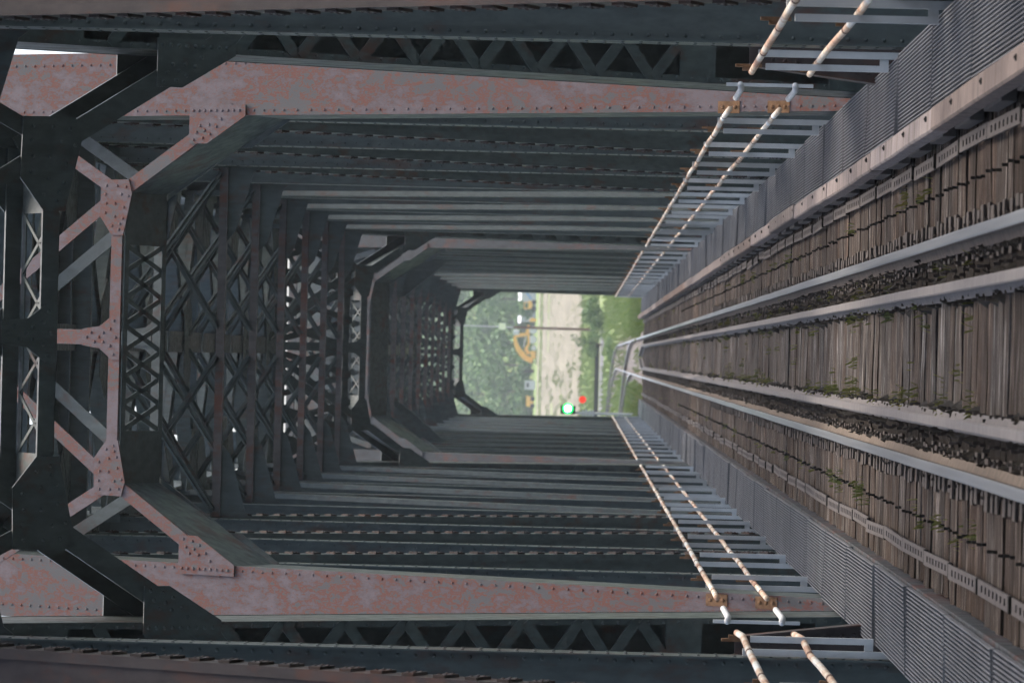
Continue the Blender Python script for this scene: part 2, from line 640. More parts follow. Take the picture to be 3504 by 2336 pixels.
def portal(span, y0, dirn, mat, front_mat, near, ZL, big=1.0, dense=False):
    """octagonal portal frame in the plane of the end posts: two braced faces, plated knees, X-laced soffit"""
    run = PAN[span.name]
    p0 = Vector((0, y0, ZB))
    p1 = Vector((0, y0 + dirn * run, ZT))
    t = (p1 - p0).normalized()
    nu = Vector((0, -dirn * t.z, abs(t.y)))
    h = TH / 2
    sl = t.y / t.z

    def P(x, z, k):
        return Vector((x, y0 + (z - ZB) * sl, z)) + nu * k
    CX, KD = 1.55, 1.22                  # corner of the octagon, drop of the knee
    b = MB()
    for s in (-1, 1):
        a0, a1 = P(s * (CX + 0.02), ZL - 0.07, 0), P(s * 2.395, ZL - KD - 0.17, 0)
        b.bar(a0, a1, nu, TH - 0.05, (a1 - a0).cross(nu), 0.014)
        a0, a1 = P(s * 1.0, ZL - 0.07, 0), P(s * (CX + 0.02), ZL - 0.07, 0)
        b.bar(a0, a1, nu, TH - 0.05, t, 0.014)
    for k in (-h + 0.05, h - 0.05):
        b.bar(P(-1.0, ZL - 0.075, k), P(1.0, ZL - 0.075, k), nu, 0.08, t, 0.012)
    root = obj('portal_frame', b, mat, span)
    kd = Vector((0.80, 0, 0))
    kv = (P(2.40, ZL - KD, 0) - P(CX, ZL, 0)).normalized()
    for k, mt in ((h, front_mat), (-h, mat)):
        sg = math.copysign(1, k)
        ext = nu * 0.016 * sg
        b = MB()
        b.bar(P(-CX, ZL, k + 0.005 * sg), P(CX, ZL, k + 0.005 * sg), t, 0.14, nu, 0.03)
        obj('lower_chord', b, mt, root)
        b = MB()
        b.bar(P(-2.35, ZU, k), P(2.35, ZU, k), t, 0.22, nu, 0.03)
        obj('upper_chord', b, mt, root)
        b = MB()
        b.bar(P(0, ZL + 0.07, k), P(0, ZU, k), (1, 0, 0), 0.16 * big, nu, 0.022)
        obj('centre_strut', b, mt, root)
        for s in (-1, 1):
            kvs = Vector((s * kv.x, kv.y, kv.z))
            b = MB()
            b.bar(P(s * CX, ZL - 0.02, k), P(s * 2.45, ZL - KD - 0.06, k), kvs.cross(nu), 0.14 * big, nu, 0.03)
            obj('knee_brace', b, mt, root)
            b = MB()
            A, C = P(s * (CX - 0.08), ZL + 0.10, k), P(s * 0.05, ZU, k)
            b.bar(A, C, (C - A).cross(nu), 0.14, nu, 0.018)
            obj('brace', b, mt, root)
            b = MB()
            A, C = P(s * (CX + 0.05), ZL + 0.06, k), P(s * 2.45, ZU - 0.5, k)
            b.bar(A, C, (C - A).cross(nu), 0.14, nu, 0.018)
            obj('brace', b, mt, root)
            kk = k + 0.02 * sg
            pts = [(1.69, 0.18), (1.70, -0.13), (1.55, -0.17), (1.40, -0.14), (1.10, -0.08), (1.10, 0.05), (1.30, 0.19)]
            pts = [(1.40 + (x - 1.40) * big, ZL + z * big) for x, z in pts]
            g = MB()
            g.prism([P(s * x, z, kk) for x, z in (pts if s > 0 else pts[::-1])], ext)
            go = obj('gusset', g, mt, root)
            pts = [(2.08, -0.80), (2.08, -1.00), (2.37, -1.42), (2.49, -1.42), (2.49, -0.80)]
            g = MB()
            g.prism([P(s * x, ZL + z, kk) for x, z in (pts if s > 0 else pts[::-1])], ext)
            go2 = obj('gusset', g, mt, root)
            if near:
                rv = MB()
                for x, z in ((1.63, 0.12), (1.54, 0.13), (1.63, 0.0), (1.62, -0.10), (1.54, -0.05), (1.52, -0.13), (1.44, 0.02), (1.44, 0.12), (1.40, -0.08), (1.34, 0.13), (1.30, 0.02), (1.28, -0.07), (1.20, 0.05), (1.16, -0.03), (1.22, -0.04)):
                    rv.rivet(P(s * (1.40 + (x - 1.40) * big), ZL + z * big, kk) + ext, ext, 0.017)
                stuff(obj('rivets', rv, mt, go))
                rv = MB()
                for x, z in ((2.12, -0.85), (2.14, -0.95), (2.20, -0.88), (2.18, -1.03), (2.22, -0.97), (2.26, -1.1), (2.27, -0.92), (2.28, -1.02), (2.34, -1.15)):
                    rv.rivet(P(s * x, ZL + z, kk) + ext, ext, 0.019)
                for q in range(9):
                    rv.rivet(P(s * 2.43, ZL - 0.84 - q * 0.064, kk) + ext, ext, 0.019)
                stuff(obj('rivets', rv, mt, go2))
        g = MB()
        pts = ((-0.24, -0.068), (0.24, -0.068), (0.24, 0.02), (0.12, 0.16), (0.09, 0.36), (-0.09, 0.36), (-0.12, 0.16), (-0.24, 0.02))
        g.prism([P(x, ZL + z, k + 0.021 * sg) for x, z in pts], ext * 0.7)
        go = obj('gusset', g, mt, root)
        if near:
            rv = MB()
            for x, z in ((-0.18, 0.0), (0.18, 0.0), (-0.09, 0.04), (0.09, 0.04), (0.0, -0.02), (-0.05, 0.12), (0.05, 0.12), (-0.05, 0.22), (0.05, 0.26), (0.0, 0.17), (0.0, 0.31)):
                rv.rivet(P(x, ZL + z, k + 0.033 * sg), ext, 0.019)
            stuff(obj('rivets', rv, mt, go))
    if dense:
        nb_ = 8
        for i in range(nb_):
            xa, xb = -2.3 + 4.6 * i / nb_, -2.3 + 4.6 * (i + 1) / nb_
            for za, zb in ((ZL + 0.05, ZU + 0.05), (ZU + 0.05, ZL + 0.05)):
                A, C = P(xa, za, 0.02), P(xb, zb, 0.02)
                place('lacing_bar', flat_bar_mesh((C - A).length, 0.13, 0.012), mat, root, frame_mtx(A, C, nu))
        b = MB()
        b.bar(P(-2.35, ZU - 0.12, 0.06), P(2.35, ZU - 0.12, 0.06), t, 0.95, nu, 0.014)
        obj('head_plate', b, mat, root)
    if dense and dirn > 0:
        b = MB()
        b.bar(P(-1.0, ZL - 0.06, 0), P(1.0, ZL - 0.06, 0), nu, TH - 0.1, t, 0.012)
        obj('soffit_plate', b, mat, root)
    n = 0 if dense and dirn > 0 else (7 if dirn > 0 else 4)
    xs = [-1.0 + 2.0 * i / max(n, 1) for i in range(n + 1)]
    for i in range(n):
        for ka, kb in ((-h + 0.04, h - 0.04), (h - 0.04, -h + 0.04)):
            A, C = P(xs[i], ZL - 0.06, ka), P(xs[i + 1], ZL - 0.06, kb)
            place('lacing_bar', flat_bar_mesh((C - A).length, 0.055 if dirn > 0 else 0.032, 0.012), mat, root, frame_mtx(A, C, -t))
    return root


def sway_frame(span, y, mat, octagon=False, low=True):
    b = MB()
    if low:
        b.box(-2.42, 2.42, y - 0.09, y + 0.09, 7.28, 7.292)
        b.box(-2.42, 2.42, y - 0.008, y + 0.008, 7.292, 7.40)
    else:
        b.box(-2.4, 2.4, y - 0.06, y + 0.06, 8.46, 8.475)
        b.box(-2.4, 2.4, y - 0.008, y + 0.008, 8.475, 8.70)
    root = obj('sway_frame', b, 'strut' if low and mat == 'steel' else mat, span)
    b = MB()
    b.box(-2.4, 2.4, y - 0.14, y + 0.14, 8.88, 8.90)
    b.box(-2.4, 2.4, y - 0.01, y + 0.01, 8.72, 8.88)
    b.box(-2.4, 2.4, y - 0.09, y + 0.09, 8.705, 8.72)
    obj('upper_strut', b, mat, root)
    for s in ((-1, 1) if low else ()):
        for xa, za, xb, zb in ((2.35, 7.38, 0.15, 8.7), (0.2, 7.38, 2.3, 8.7)):
            A, C = Vector((s * xa, y, za)), Vector((s * xb, y, zb))
            d = (C - A).cross(Vector((0, 1, 0)))
            b = MB()
            b.bar(A, C, (0, 1, 0), 0.016, d, 0.10)
            b.bar(A + Vector((0, -0.045, 0)), C + Vector((0, -0.045, 0)), (0, 1, 0), 0.09, d, 0.014)
            obj('brace', b, mat, root)
        A, C = Vector((s * 2.3, y, 7.42)), Vector((s * 0.1, y - 2.9, 8.62))
        b = MB()
        b.bar(A, C, (C - A).cross(Vector((0, 0, 1))), 0.09, (0, 0, 1), 0.012)
        b.bar(A, C, (C - A).cross(Vector((0, 0, 1))), 0.012, (0, 0, 1), 0.10)
        obj('raking_brace', b, mat, root)
        b = MB()
        if octagon:
            pts = [(2.42, 7.28), (1.35, 7.28), (1.45, 7.10), (2.30, 6.05), (2.42, 5.85)]
        else:
            pts = [(2.42, 7.28), (1.40, 7.28), (1.55, 7.16), (2.36, 6.93), (2.42, 6.85)]
        pts = pts if s > 0 else pts[::-1]
        b.prism([(s * x, y - 0.012, z) for x, z in pts], (0, 0.02, 0))
        if octagon:
            b.bar((s * 1.45, y, 7.08), (s * 2.34, y, 6.0), (0, 1, 0), 0.22, (s * 0.77, 0, 0.63), 0.016)
        obj('knee_plate', b, mat, root)
    return root


def top_lateral(span, ya, yb, mat, extra=False):
    for s in (-1, 1):
        b = MB()
        A, C = Vector((-s * 2.4, ya, 8.80 + s * 0.03)), Vector((s * 2.4, yb, 8.80 + s * 0.03))
        d = (C - A).normalized()
        sd = Vector((0, 0, 1)).cross(d)
        b.bar(A, C, sd, 0.34, (0, 0, 1), 0.014)
        for k in (-1, 1):
            b.bar(A + sd * k * 0.16, C + sd * k * 0.16, sd, 0.012, (0, 0, 1), 0.24)
        obj('lateral_brace', b, mat, span)
    ym = (ya + yb) / 2
    if extra:
        for fr in (0.14, 0.3, 0.7, 0.86):
            yq = ya + (yb - ya) * fr
            b = MB()
            b.box(-2.4, 2.4, yq - 0.06, yq + 0.06, 8.98, 8.995)
            for q in range(7):
                xa = -2.35 + 0.68 * q
                b.box(xa, xa + 0.56, yq - 0.008, yq + 0.008, 8.995, 9.38)
            obj('lattice_strut', b, mat, span)
    b = MB()
    b.box(-2.4, 2.4, ym - 0.10, ym + 0.10, 8.94, 8.955)
    for xa, xb in ((-2.4, -1.75), (-1.6, -0.75), (-0.6, 0.6), (0.75, 1.6), (1.75, 2.4)):
        b.box(xa, xb, ym - 0.01, ym + 0.01, 8.955, 9.36)
    b.box(-2.4, 2.4, ym - 0.05, ym + 0.05, 9.36, 9.375)
    obj('half_panel_strut', b, mat, span)
    b = MB()
    b.box(-0.16, 0.16, ya + 0.15, yb - 0.15, 8.63, 8.645)
    for x in (-0.16, 0.148):
        b.box(x, x + 0.012, ya + 0.15, yb - 0.15, 8.645, 8.75)
    obj('ridge_strut', b, mat, span)
    b = MB()
    b.prism([(-0.5, ym - 0.6, 8.60), (0.5, ym - 0.6, 8.60), (0.8, ym, 8.60), (0.5, ym + 0.6, 8.60), (-0.5, ym + 0.6, 8.60), (-0.8, ym, 8.60)], (0, 0, 0.014))
    obj('gusset', b, mat, span)
    for s in (-1, 1):
        for yq, dq in ((ya, 1), (yb, -1)):
            b = MB()
            b.prism([(s * 2.4, yq, 8.66), (s * 1.3, yq + 0.15 * dq, 8.66), (s * 1.3, yq + 0.95 * dq, 8.66), (s * 2.4, yq + 2.0 * dq, 8.66)][::(1 if s * dq < 0 else -1)], (0, 0, 0.014))
            obj('gusset', b, mat, span)


def chords(span, y_top0, y_top1, y_bot0, y_bot1, mat):
    for s in (-1, 1):
        b = MB()
        for xa in (XI + 0.01, XO - 0.01):
            b.box(*sorted((s * xa - 0.01, s * xa + 0.01)), y_top0, y_top1, ZT - 0.26, ZT + 0.26)
        b.box(*sorted((s * (XI - 0.01), s * (XO + 0.01))), y_top0 - 0.2, y_top1 + 0.2, ZT + 0.262, ZT + 0.28)
        o = obj('top_chord', b, mat, span)
        b = MB()
        for xa in (XI + 0.08, XO - 0.08):
            b.box(*sorted((s * xa - 0.012, s * xa + 0.012)), y_bot0, y_bot1, ZB - 0.25, ZB + 0.25)
        b.box(*sorted((s * (XI + 0.1), s * (XO - 0.1))), y_bot0, y_bot1, ZB - 0.02, ZB + 0.0)
        obj('bottom_chord', b, mat, span)


def floor(span, ys, mat):
    for y in ys:
        b = MB()
        b.box(-2.40, 2.40, y - 0.01, y + 0.01, -1.75, -0.75)
        b.box(-2.40, 2.40, y - 0.15, y + 0.15, -0.75, -0.73)
        b.box(-2.40, 2.40, y - 0.15, y + 0.15, -1.77, -1.75)
        obj('floor_beam', b, mat, span)
    for x in (-0.75, 0.75):
        b = MB()
        b.box(x - 0.008, x + 0.008, ys[0], ys[-1], -1.15, -0.465)
        b.box(x - 0.15, x + 0.15, ys[0], ys[-1], -0.465, -0.445)
        obj('stringer', b, mat, span)


def knee_web(span, s, y, mat):
    """riveted floor beam end rising beside the upright, with a sloping flange"""
    b = MB()
    pts = [(2.22, -1.2), (2.25, -0.3), (2.41, 1.0), (2.70, 1.0), (2.70, -1.2)]
    b.prism([(s * x, y - 0.008, z) for x, z in (pts if s > 0 else pts[::-1])], (0, 0.016, 0))
    b.bar((s * 2.24, y, -0.3), (s * 2.40, y, 1.0), (0, 1, 0), 0.22, (1, 0, -0.12 * s), 0.016)
    o = obj('floor_beam_knee', b, mat, span)
    r = MB()
    for i in range(14):
        z = -0.4 + i * 0.10
        r.rivet((s * (2.32 + 0.123 * (z + 0.3)), y - 0.008, z), (0, -1, 0), 0.018)
    stuff(obj('rivets', r, mat, o))


def make_span(name, label, y0, y1, n, full=True, near=0, far_near=False, mats=('steel', 'steel_rusty'), k0=0):
    """n panels between y0 and y1; k0 > 0 leaves out panels nearer than the photo shows"""
    pan = (y1 - y0) / n
    ms, cover = mats
    span = thing('truss_bridge_span', label, 'bridge', (0, y0, ZB), 'bridge spans carrying the track')
    PAN[span.name] = pan
    ys = [y0 + pan * i for i in range(n + 1)]
    top = ys[max(1, k0)]
    for s in (-1, 1):
        if k0 == 0:
            end_post(span, s, ys[0], 1, near > 0, ms, cover, False)
        end_post(span, s, ys[n], -1, far_near, ms, ms, True)
        for i in range(max(1, k0), n):
            nr = (i <= near) or (far_near and i == n - 1)
            vertical(span, s, ys[i], nr, ms)
            if i < n - 1:
                if i + 1 <= n / 2:
                    diagonal(span, s, ys[i], ZT - 0.2, ys[i + 1], ZB + 0.1, i <= near, ms)
                else:
                    diagonal(span, s, ys[i + 1], ZT - 0.2, ys[i], ZB + 0.1, far_near and i >= n - 2, 'red_knee' if far_near else ms, far_near)
    chords(span, top, ys[n - 1], max(ys[k0], y0), y1, ms)
    if k0 == 0:
        portal(span, ys[0], 1, ms, cover, near > 0, 7.16, 1.0, near == 0)
    portal(span, ys[n], -1, ms, ms, far_near, 6.95 if far_near else 7.1, 1.3 if far_near else 1.1, not far_near)
    floor(span, ys[k0:], 'steel_rusty')
    for i in range(max(1, k0), n):
        sway_frame(span, ys[i], ms, False, i not in (1, 2) or k0 or n > 10)
        if i < n - 1:
            top_lateral(span, ys[i], ys[i + 1], ms, near > 0 and i < 4)
    return span, ys


spanA, ysA = make_span('span', 'nearest truss span whose dark laced end posts stand beside the walkways', 41.2 - 6.06 * 9, 41.2, 9, near=0, far_near=True, k0=1)
spanB, ysB = make_span('span', 'middle truss span entered through the faded pink portal', 42.5, 42.5 + 6.06 * 9, 9, near=3, mats=('steel', 'pink'))
spanC, ysC = make_span('span', 'farthest truss span ending at the green hillside', 98.3, 174.0, 12, near=0, mats=('steel', 'steel_rusty'))
for s in (-1, 1):
    knee_web(spanA, s, ysA[8] + 1.7, 'red_knee')
sway_frame(spanC, ysC[1] + 0.5, 'steel_rusty', True)
sway_frame(spanC, ysC[3] + 0.5, 'steel', True)
for sp_ in (spanA, spanB, spanC):
    sp_.location.x += 0.015

# ------------------------------------------------------------------ the deck
TIE_TOP = -0.185
Y0, Y1 = 17.0, 174.2
deck = MB()
for x in (-0.55, 0.55):
    deck.box(x - 0.09, x + 0.09, Y0, Y1, -0.72, TIE_TOP - 0.262)
deck_o = struct(obj('timber_deck', deck, 'tie'))


def tie_mesh(seed):
    rnd = random.Random(seed)
    b = MB()
    nx = 9
    xs = [-1.67 + 3.34 * i / nx for i in range(nx + 1)]
    hw = 0.148
    for i, x in enumerate(xs):
        j = rnd.uniform(-0.006, 0.006)
        e = 0.02 if i in (0, nx) else 0
        wl, wr = hw + rnd.uniform(-0.008, 0.004), hw + rnd.uniform(-0.008, 0.004)
        b.v += [(x + e * rnd.uniform(-1, 1), -wl, -0.25), (x, wr, -0.25), (x, wr, j - 0.012), (x, wr * 0.55, j), (x, -wl * 0.3, j + rnd.uniform(-0.006, 0.006)), (x, -wl, j - 0.012)]
    for i in range(nx):
        a, c = i * 6, (i + 1) * 6
        for k in range(6):
            j = (k + 1) % 6
            b.f.append((a + k, c + k, c + j, a + j))
    b.f.append((0, 1, 2, 3, 4, 5))
    b.f.append(tuple(nx * 6 + k for k in (5, 4, 3, 2, 1, 0)))
    # longitudinal axis of tie is x; y is along the track
    return b


tie_meshes = [tie_mesh(i).mesh('tie') for i in range(7)]
plate_b = MB()
for s in (-1, 1):
    plate_b.box(*sorted((s * 0.62, s * 0.945)), -0.08, 0.08, 0.008, 0.024)
plate_me = plate_b.mesh('rail_plate')
spike_b = MB()
for s in (-1, 1):
    for x, dy in ((0.655, -0.05), (0.85, 0.05), (0.56, 0.03), (0.375, 0.05)):
        spike_b.box(*sorted((s * (x - 0.011), s * (x + 0.011))), dy - 0.011, dy + 0.011, 0.0, 0.045)
spike_me = spike_b.mesh('spikes')
SP = 0.355
n_t = int((Y1 - Y0) / SP)
rest = MB()
for i in range(n_t):
    y = Y0 + 0.15 + i * SP + random.uniform(-0.02, 0.02)
    z = TIE_TOP + random.uniform(-0.012, 0.006)
    if i < 300:
        mt = Matrix.Translation((random.uniform(-0.02, 0.02), y, z)) @ Matrix.Rotation(random.gauss(0, 0.006), 4, 'Z') @ Matrix.Rotation(random.gauss(0, 0.012), 4, 'X')
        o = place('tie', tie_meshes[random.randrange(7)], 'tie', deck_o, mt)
        if i < 190:
            place('rail_plate', plate_me, 'plate', o, Matrix())
            if i < 120:
                stuff(place('spikes', spike_me, 'plate', o, Matrix.Translation((random.uniform(-0.015, 0.015), random.uniform(-0.02, 0.02), 0))))
    else:
        rest.box(-1.67, 1.67, y - 0.145, y + 0.145, z - 0.25, z)
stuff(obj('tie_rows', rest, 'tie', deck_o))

# ------------------------------------------------------------------ rails
PROFILE = [(-0.07, -0.165), (0.07, -0.165), (0.07, -0.153), (0.012, -0.132), (0.009, -0.045), (0.034, -0.034), (0.036, -0.008), (0.026, 0.0), (-0.026, 0.0), (-0.036, -0.008), (-0.034, -0.034), (-0.009, -0.045), (-0.012, -0.132), (-0.07, -0.153)]


def main_x(y):
    """track centre beyond the bridge: straight, then bending left"""
    d = max(0, y - 290)
    return -d * d / (2 * 420)


def main_z(y):
    d = max(0, y - 174)
    return -0.0012 * d if d < 120 else -0.144 + (d - 120) * 0.004


def rail_object(name, off, ys, zoff, mat, cxf=main_x, czf=main_z, scale=1.0, head=True):
    b = MB()
    n = len(PROFILE)
    for y in ys:
        dx = (cxf(y + 0.5) - cxf(y - 0.5))
        ln = math.hypot(dx, 1)
        wob = 0.004 * noise.noise((y * 0.35, off * 7, 0))
        wz = 0.006 * noise.noise((y * 0.2, off * 3, 5))
        o = off(y) if callable(off) else off
        for px, pz in PROFILE:
            q = o + px * scale + wob
            b.v.append((cxf(y) + q / ln, y - q * dx / ln, czf(y) + zoff + pz * scale + wz))
    for i in range(len(ys) - 1):
        a, c = i * n, (i + 1) * n
        for k in range(n):
            j = (k + 1) % n
            b.f.append((a + k, a + j, c + j, c + k))
    b.f.append(tuple(range(n - 1, -1, -1)))
    e = (len(ys) - 1) * n
    b.f.append(tuple(e + k for k in range(n)))
    me = b.mesh(name)
    me.materials.append(M[mat])
    if head:
        me.materials.append(M['rail_head'])
        for i in range(len(ys) - 1):
            for k in (6, 7, 8):
                me.polygons[i * n + k].material_index = 1
    o = bpy.data.objects.new(name, me)
    COL.objects.link(o)
    return o


ys_main = [16 + 1.5 * i for i in range(106)] + [176 + 6 * i for i in range(1, 20)] + [292 + 4 * i for i in range(1, 34)]
tag(rail_object('running_rail', 0.752, ys_main, 0.0, 'rail_side'), 'polished running rail nearest the timber kerb and pinkish handrail side', 'rail', 'running rails')['label'] = 'shiny running rail on the side of the pale timber kerb'
tag(rail_object('running_rail', -0.752, ys_main, 0.0, 'rail_side'), 'shiny running rail on the side of the perforated strap, away from the kerb', 'rail', 'running rails')


def guard_off(s):
    def f(y):
        d = max(0, y - 160)
        return s * max(0.05, 0.44 - d * 0.0006 - max(0, y - 169) * 0.06)
    return f


ys_g = [16 + 1.2 * i for i in range(127)] + [168.4 + 0.7 * i for i in range(1, 12)]


def guard_rail(s, label):
    f = guard_off(s)
    b_off = f
    cxf = lambda y: f(y)
    o = rail_object('guard_rail', 0.0, ys_g, -0.012, 'guard', cxf=cxf, czf=lambda y: 0.0, scale=0.97, head=False)
    tag(o, label, 'rail', 'inner guard rails')


guard_rail(1, 'dull inner guard rail next to the kerb side running rail')
guard_rail(-1, 'dull inner guard rail next to the strap side running rail')

# ------------------------------------------------------------------ kerb timber, straps, walkways
kerb_e = thing('timber_kerb', 'long pale timber kerb bolted on blocks along the walkway edge', 'kerb', (1.58, Y0, TIE_TOP))
y = Y0
i = 0
while y < Y1:
    L = min(6.2, Y1 - y)
    b = MB()
    dx, dz = random.uniform(-0.012, 0.012), random.uniform(-0.006, 0.01)
    sg = 5
    for k in range(sg + 1):
        yy = (L - 0.015) * k / sg
        w = random.uniform(-0.004, 0.004)
        b.v += [(-0.075 + w, yy, -0.055), (0.075 + w, yy, -0.055), (0.075 + w, yy, 0.055), (-0.062 + w, yy, 0.058), (-0.075 + w, yy, 0.045)]
    for k in range(sg):
        a, c = k * 5, k * 5 + 5
        for q in range(5):
            j = (q + 1) % 5
            b.f.append((a + q, a + j, c + j, c + q))
    b.f.append((4, 3, 2, 1, 0))
    b.f.append(tuple(sg * 5 + q for q in range(5)))
    o = obj('kerb_beam', b, 'kerb', kerb_e)
    o.matrix_basis = Matrix.Translation((1.58 + dx, y, -0.005 + dz))
    y += L
    i += 1
blk = MB()
blk.box(-0.07, 0.07, -0.55, 0.55, -0.045, 0.045)
blk_me = blk.mesh('kerb_block')
blt = MB()
blt.tube([(0, 0, 0.0), (0, 0, 0.012)], 0.02, 8)
blt.tube([(0, 0, 0.012), (0, 0, 0.018)], 0.009, 6)
blt_me = blt.mesh('bolt')
y = Y0 + 1
while y < Y1 - 1:
    place('kerb_block', blk_me, 'strap', kerb_e, Matrix.Translation((1.555, y, -0.105)))
    if y < 75:
        for dy in (-0.5,):
            place('bolt', blt_me, 'blackhole', kerb_e, Matrix.Translation((1.60, y + dy, 0.05)))
    y += 2.05


def strap_mesh():
    b = MB()
    L, w = 2.0, 0.10
    # perforated flat strap: two rails with rungs leaving square holes
    b.box(-w / 2, -0.022, 0, L, -0.006, 0.006)
    b.box(0.022, w / 2, 0, L, -0.006, 0.006)
    k = 0
    hs = [0.28 + 0.24 * q for q in range(7)]
    prev = 0.0
    for q in hs:
        b.box(-0.022, 0.022, prev, q - 0.05, -0.0058, 0.0058)
        prev = q + 0.05
    b.box(-0.022, 0.022, prev, L, -0.0058, 0.0058)
    return b.mesh('perforated_strap')


smesh = strap_mesh()
sbolt = MB()
sbolt.box(-0.05, 0.05, -0.03, 0.03, 0.0, 0.03)
sb_me = sbolt.mesh('strap_clamp')
for x, lab in ((-1.43, 'perforated steel tie strap along the tie ends opposite the timber kerb'), (1.39, 'perforated steel tie strap running just inside the timber kerb')):
    e = thing('tie_spacer_strap', lab, 'strap', (x, Y0, TIE_TOP))
    y = Y0
    while y < Y1 - 2:
        mt = Matrix.Translation((x + random.uniform(-0.012, 0.012), y, TIE_TOP + 0.045)) @ Matrix.Rotation(random.gauss(0, 0.006), 4, 'Z') @ Matrix.Rotation(random.gauss(0, 0.004), 4, 'X')
        place('strap', smesh, 'strap', e, mt)
        if y < 110:
            place('strap_clamp', sb_me, 'clip', e, Matrix.Translation((x, y - 0.02, TIE_TOP + 0.03)))
        y += 2.05
    # row of square bolt heads inside the strap
    bm_ = MB()
    xx = x * 0.83
    y = Y0
    while y < 110:
        jx = random.uniform(-0.015, 0.015)
        bm_.box(xx + jx - 0.010, xx + jx + 0.010, y - 0.012, y + 0.012, TIE_TOP - 0.02, TIE_TOP + 0.022)
        y += SP
    stuff(obj('bolt_heads', bm_, 'clip', e))

GW, GL = 0.64, 3.42
gb = MB()
nb = 22
for k in range(nb + 1):
    x = -GW / 2 + GW * k / nb
    gb.box(x - 0.004, x + 0.004, 0, GL - 0.02, -0.032, 0.0)
for k in range(0, 35):
    yy = 0.02 + k * 0.1
    if yy < GL - 0.03:
        gb.box(-GW / 2, GW / 2, yy - 0.003, yy + 0.003, -0.012, -0.003)
gb.box(-GW / 2 - 0.006, GW / 2 + 0.006, 0, 0.008, -0.04, 0.004)
gb.box(-GW / 2 - 0.006, GW / 2 + 0.006, GL - 0.03, GL - 0.022, -0.04, 0.004)
g_me = gb.mesh('grating_panel')
for s, lab in ((1, 'steel grating walkway beside the pale timber kerb'), (-1, 'steel grating walkway beside the perforated strap on the kerbless side')):
    e = thing('grating_walkway', lab, 'walkway', (s * 2.01, Y0, -0.1))
    y = Y0 + (0.0 if s > 0 else 1.3)
    while y < Y1:
        mt = Matrix.Translation((s * 2.01 + random.uniform(-0.006, 0.006), y, -0.05 + random.uniform(-0.008, 0.008))) @ Matrix.Rotation(random.gauss(0, 0.022), 4, 'Y') @ Matrix.Rotation(random.gauss(0, 0.003), 4, 'X')
        place('grating_panel', g_me, 'grating', e, mt)
        y += GL
    b = MB()
    for xx in (1.70, 2.29):
        b.box(s * xx - 0.03, s * xx + 0.03, Y0, Y1, -0.22, -0.10)
    obj('walkway_bearer', b, 'steel_rusty', e)

# ------------------------------------------------------------------ handrails
HX, HZ = 2.335, (0.99, 0.51)
cpl = MB()
cpl.tube([(0, -0.04, 0), (0, 0.04, 0)], 0.0305, 10)
cpl_me = cpl.mesh('coupling')
pst = MB()
pst.box(0.028, 0.083, -0.03, 0.03, 0.0, 1.33)
pst.box(-0.075, -0.025, -0.025, 0.025, 0.29, 1.27)
pst.box(-0.075, 0.028, -0.012, 0.012, 0.29, 0.36)
pst_me = pst.mesh('post')
brk = MB()
brk.box(-0.02, 0.10, -0.012, 0, -0.12, 0.12)
for dz in (-0.07, 0.0, 0.07):
    brk.rivet((0.04, -0.012, dz), (0, -1, 0), 0.022)
brk_me = brk.mesh('bracket')
clamp_b = MB()
clamp_b.box(0.02, 0.05, -0.03, 0.03, -0.02, 0.07)
clamp_b.box(0.05, 0.075, -0.035, 0.035, -0.09, 0.13)
clamp_me = clamp_b.mesh('rail_clamp')


def handrail(s, y0, y1, label, yp, bend=False):
    e = thing('handrail', label, 'handrail', (s * HX, y0, -0.1), 'pipe handrails between the trusses and the walkways')
    for zz in HZ:
        b = MB()
        n = max(2, int((y1 - y0) / 1.2))
        pts = []
        for k in range(n + 1):
            y = y0 + (y1 - y0) * k / n
            dx = 0.012 * noise.noise((y * 0.4, zz * 9, s))
            dz = 0.014 * noise.noise((y * 0.4, zz * 9, s + 9))
            if bend and y > y1 - 2.4:
                dx += 0.05 * math.sin((y - (y1 - 2.4)) / 2.4 * math.pi)
            pts.append((s * HX + dx, y, zz + dz))
        b.tube(pts, 0.027, 10)
        o = obj('rail_pipe', b, 'pipe', e, True)
        y = y0 + 0.9
        while y < min(y1 - 0.3, 110):
            k = min(n, int(round((y - y0) / (y1 - y0) * n)))
            place('coupling', cpl_me, 'pipe' if random.random() < 0.0 else 'bracket_dark', o, Matrix.Translation(Vector(pts[k]) + Vector((0, 0, 0))))
            y += random.choice((1.5, 1.9, 2.6, 3.4))
    y = yp
    while y < y1 - 0.4:
        mt = Matrix.Translation((s * HX, y, -0.33 + random.uniform(-0.01, 0.01)))
        if s < 0:
            mt = mt @ Matrix.Rotation(math.pi, 4, 'Z')
        place('post', pst_me, 'galv', e, mt)
        for zz in HZ:
            place('rail_clamp', clamp_me, 'bracket', e, Matrix.Translation((s * HX, y + 1.6, zz)) @ (Matrix.Rotation(math.pi, 4, 'Z') if s < 0 else Matrix()))
        y += 5.05
    return e


M['bracket_dark'] = simple('dark_pipe_collar', (0.10, 0.055, 0.042), 0.7, 0, 0.3, 9)


def pink_face_y(z):
    sl = 6.06 / (ZT - ZB)
    return 42.5 + (z - ZB) * sl - (TH / 2) / math.cos(math.atan(sl))


def laced_face_y(z, yend):
    sl = 6.06 / (ZT - ZB)
    return yend - (z - ZB) * sl - (TH / 2) / math.cos(math.atan(sl))


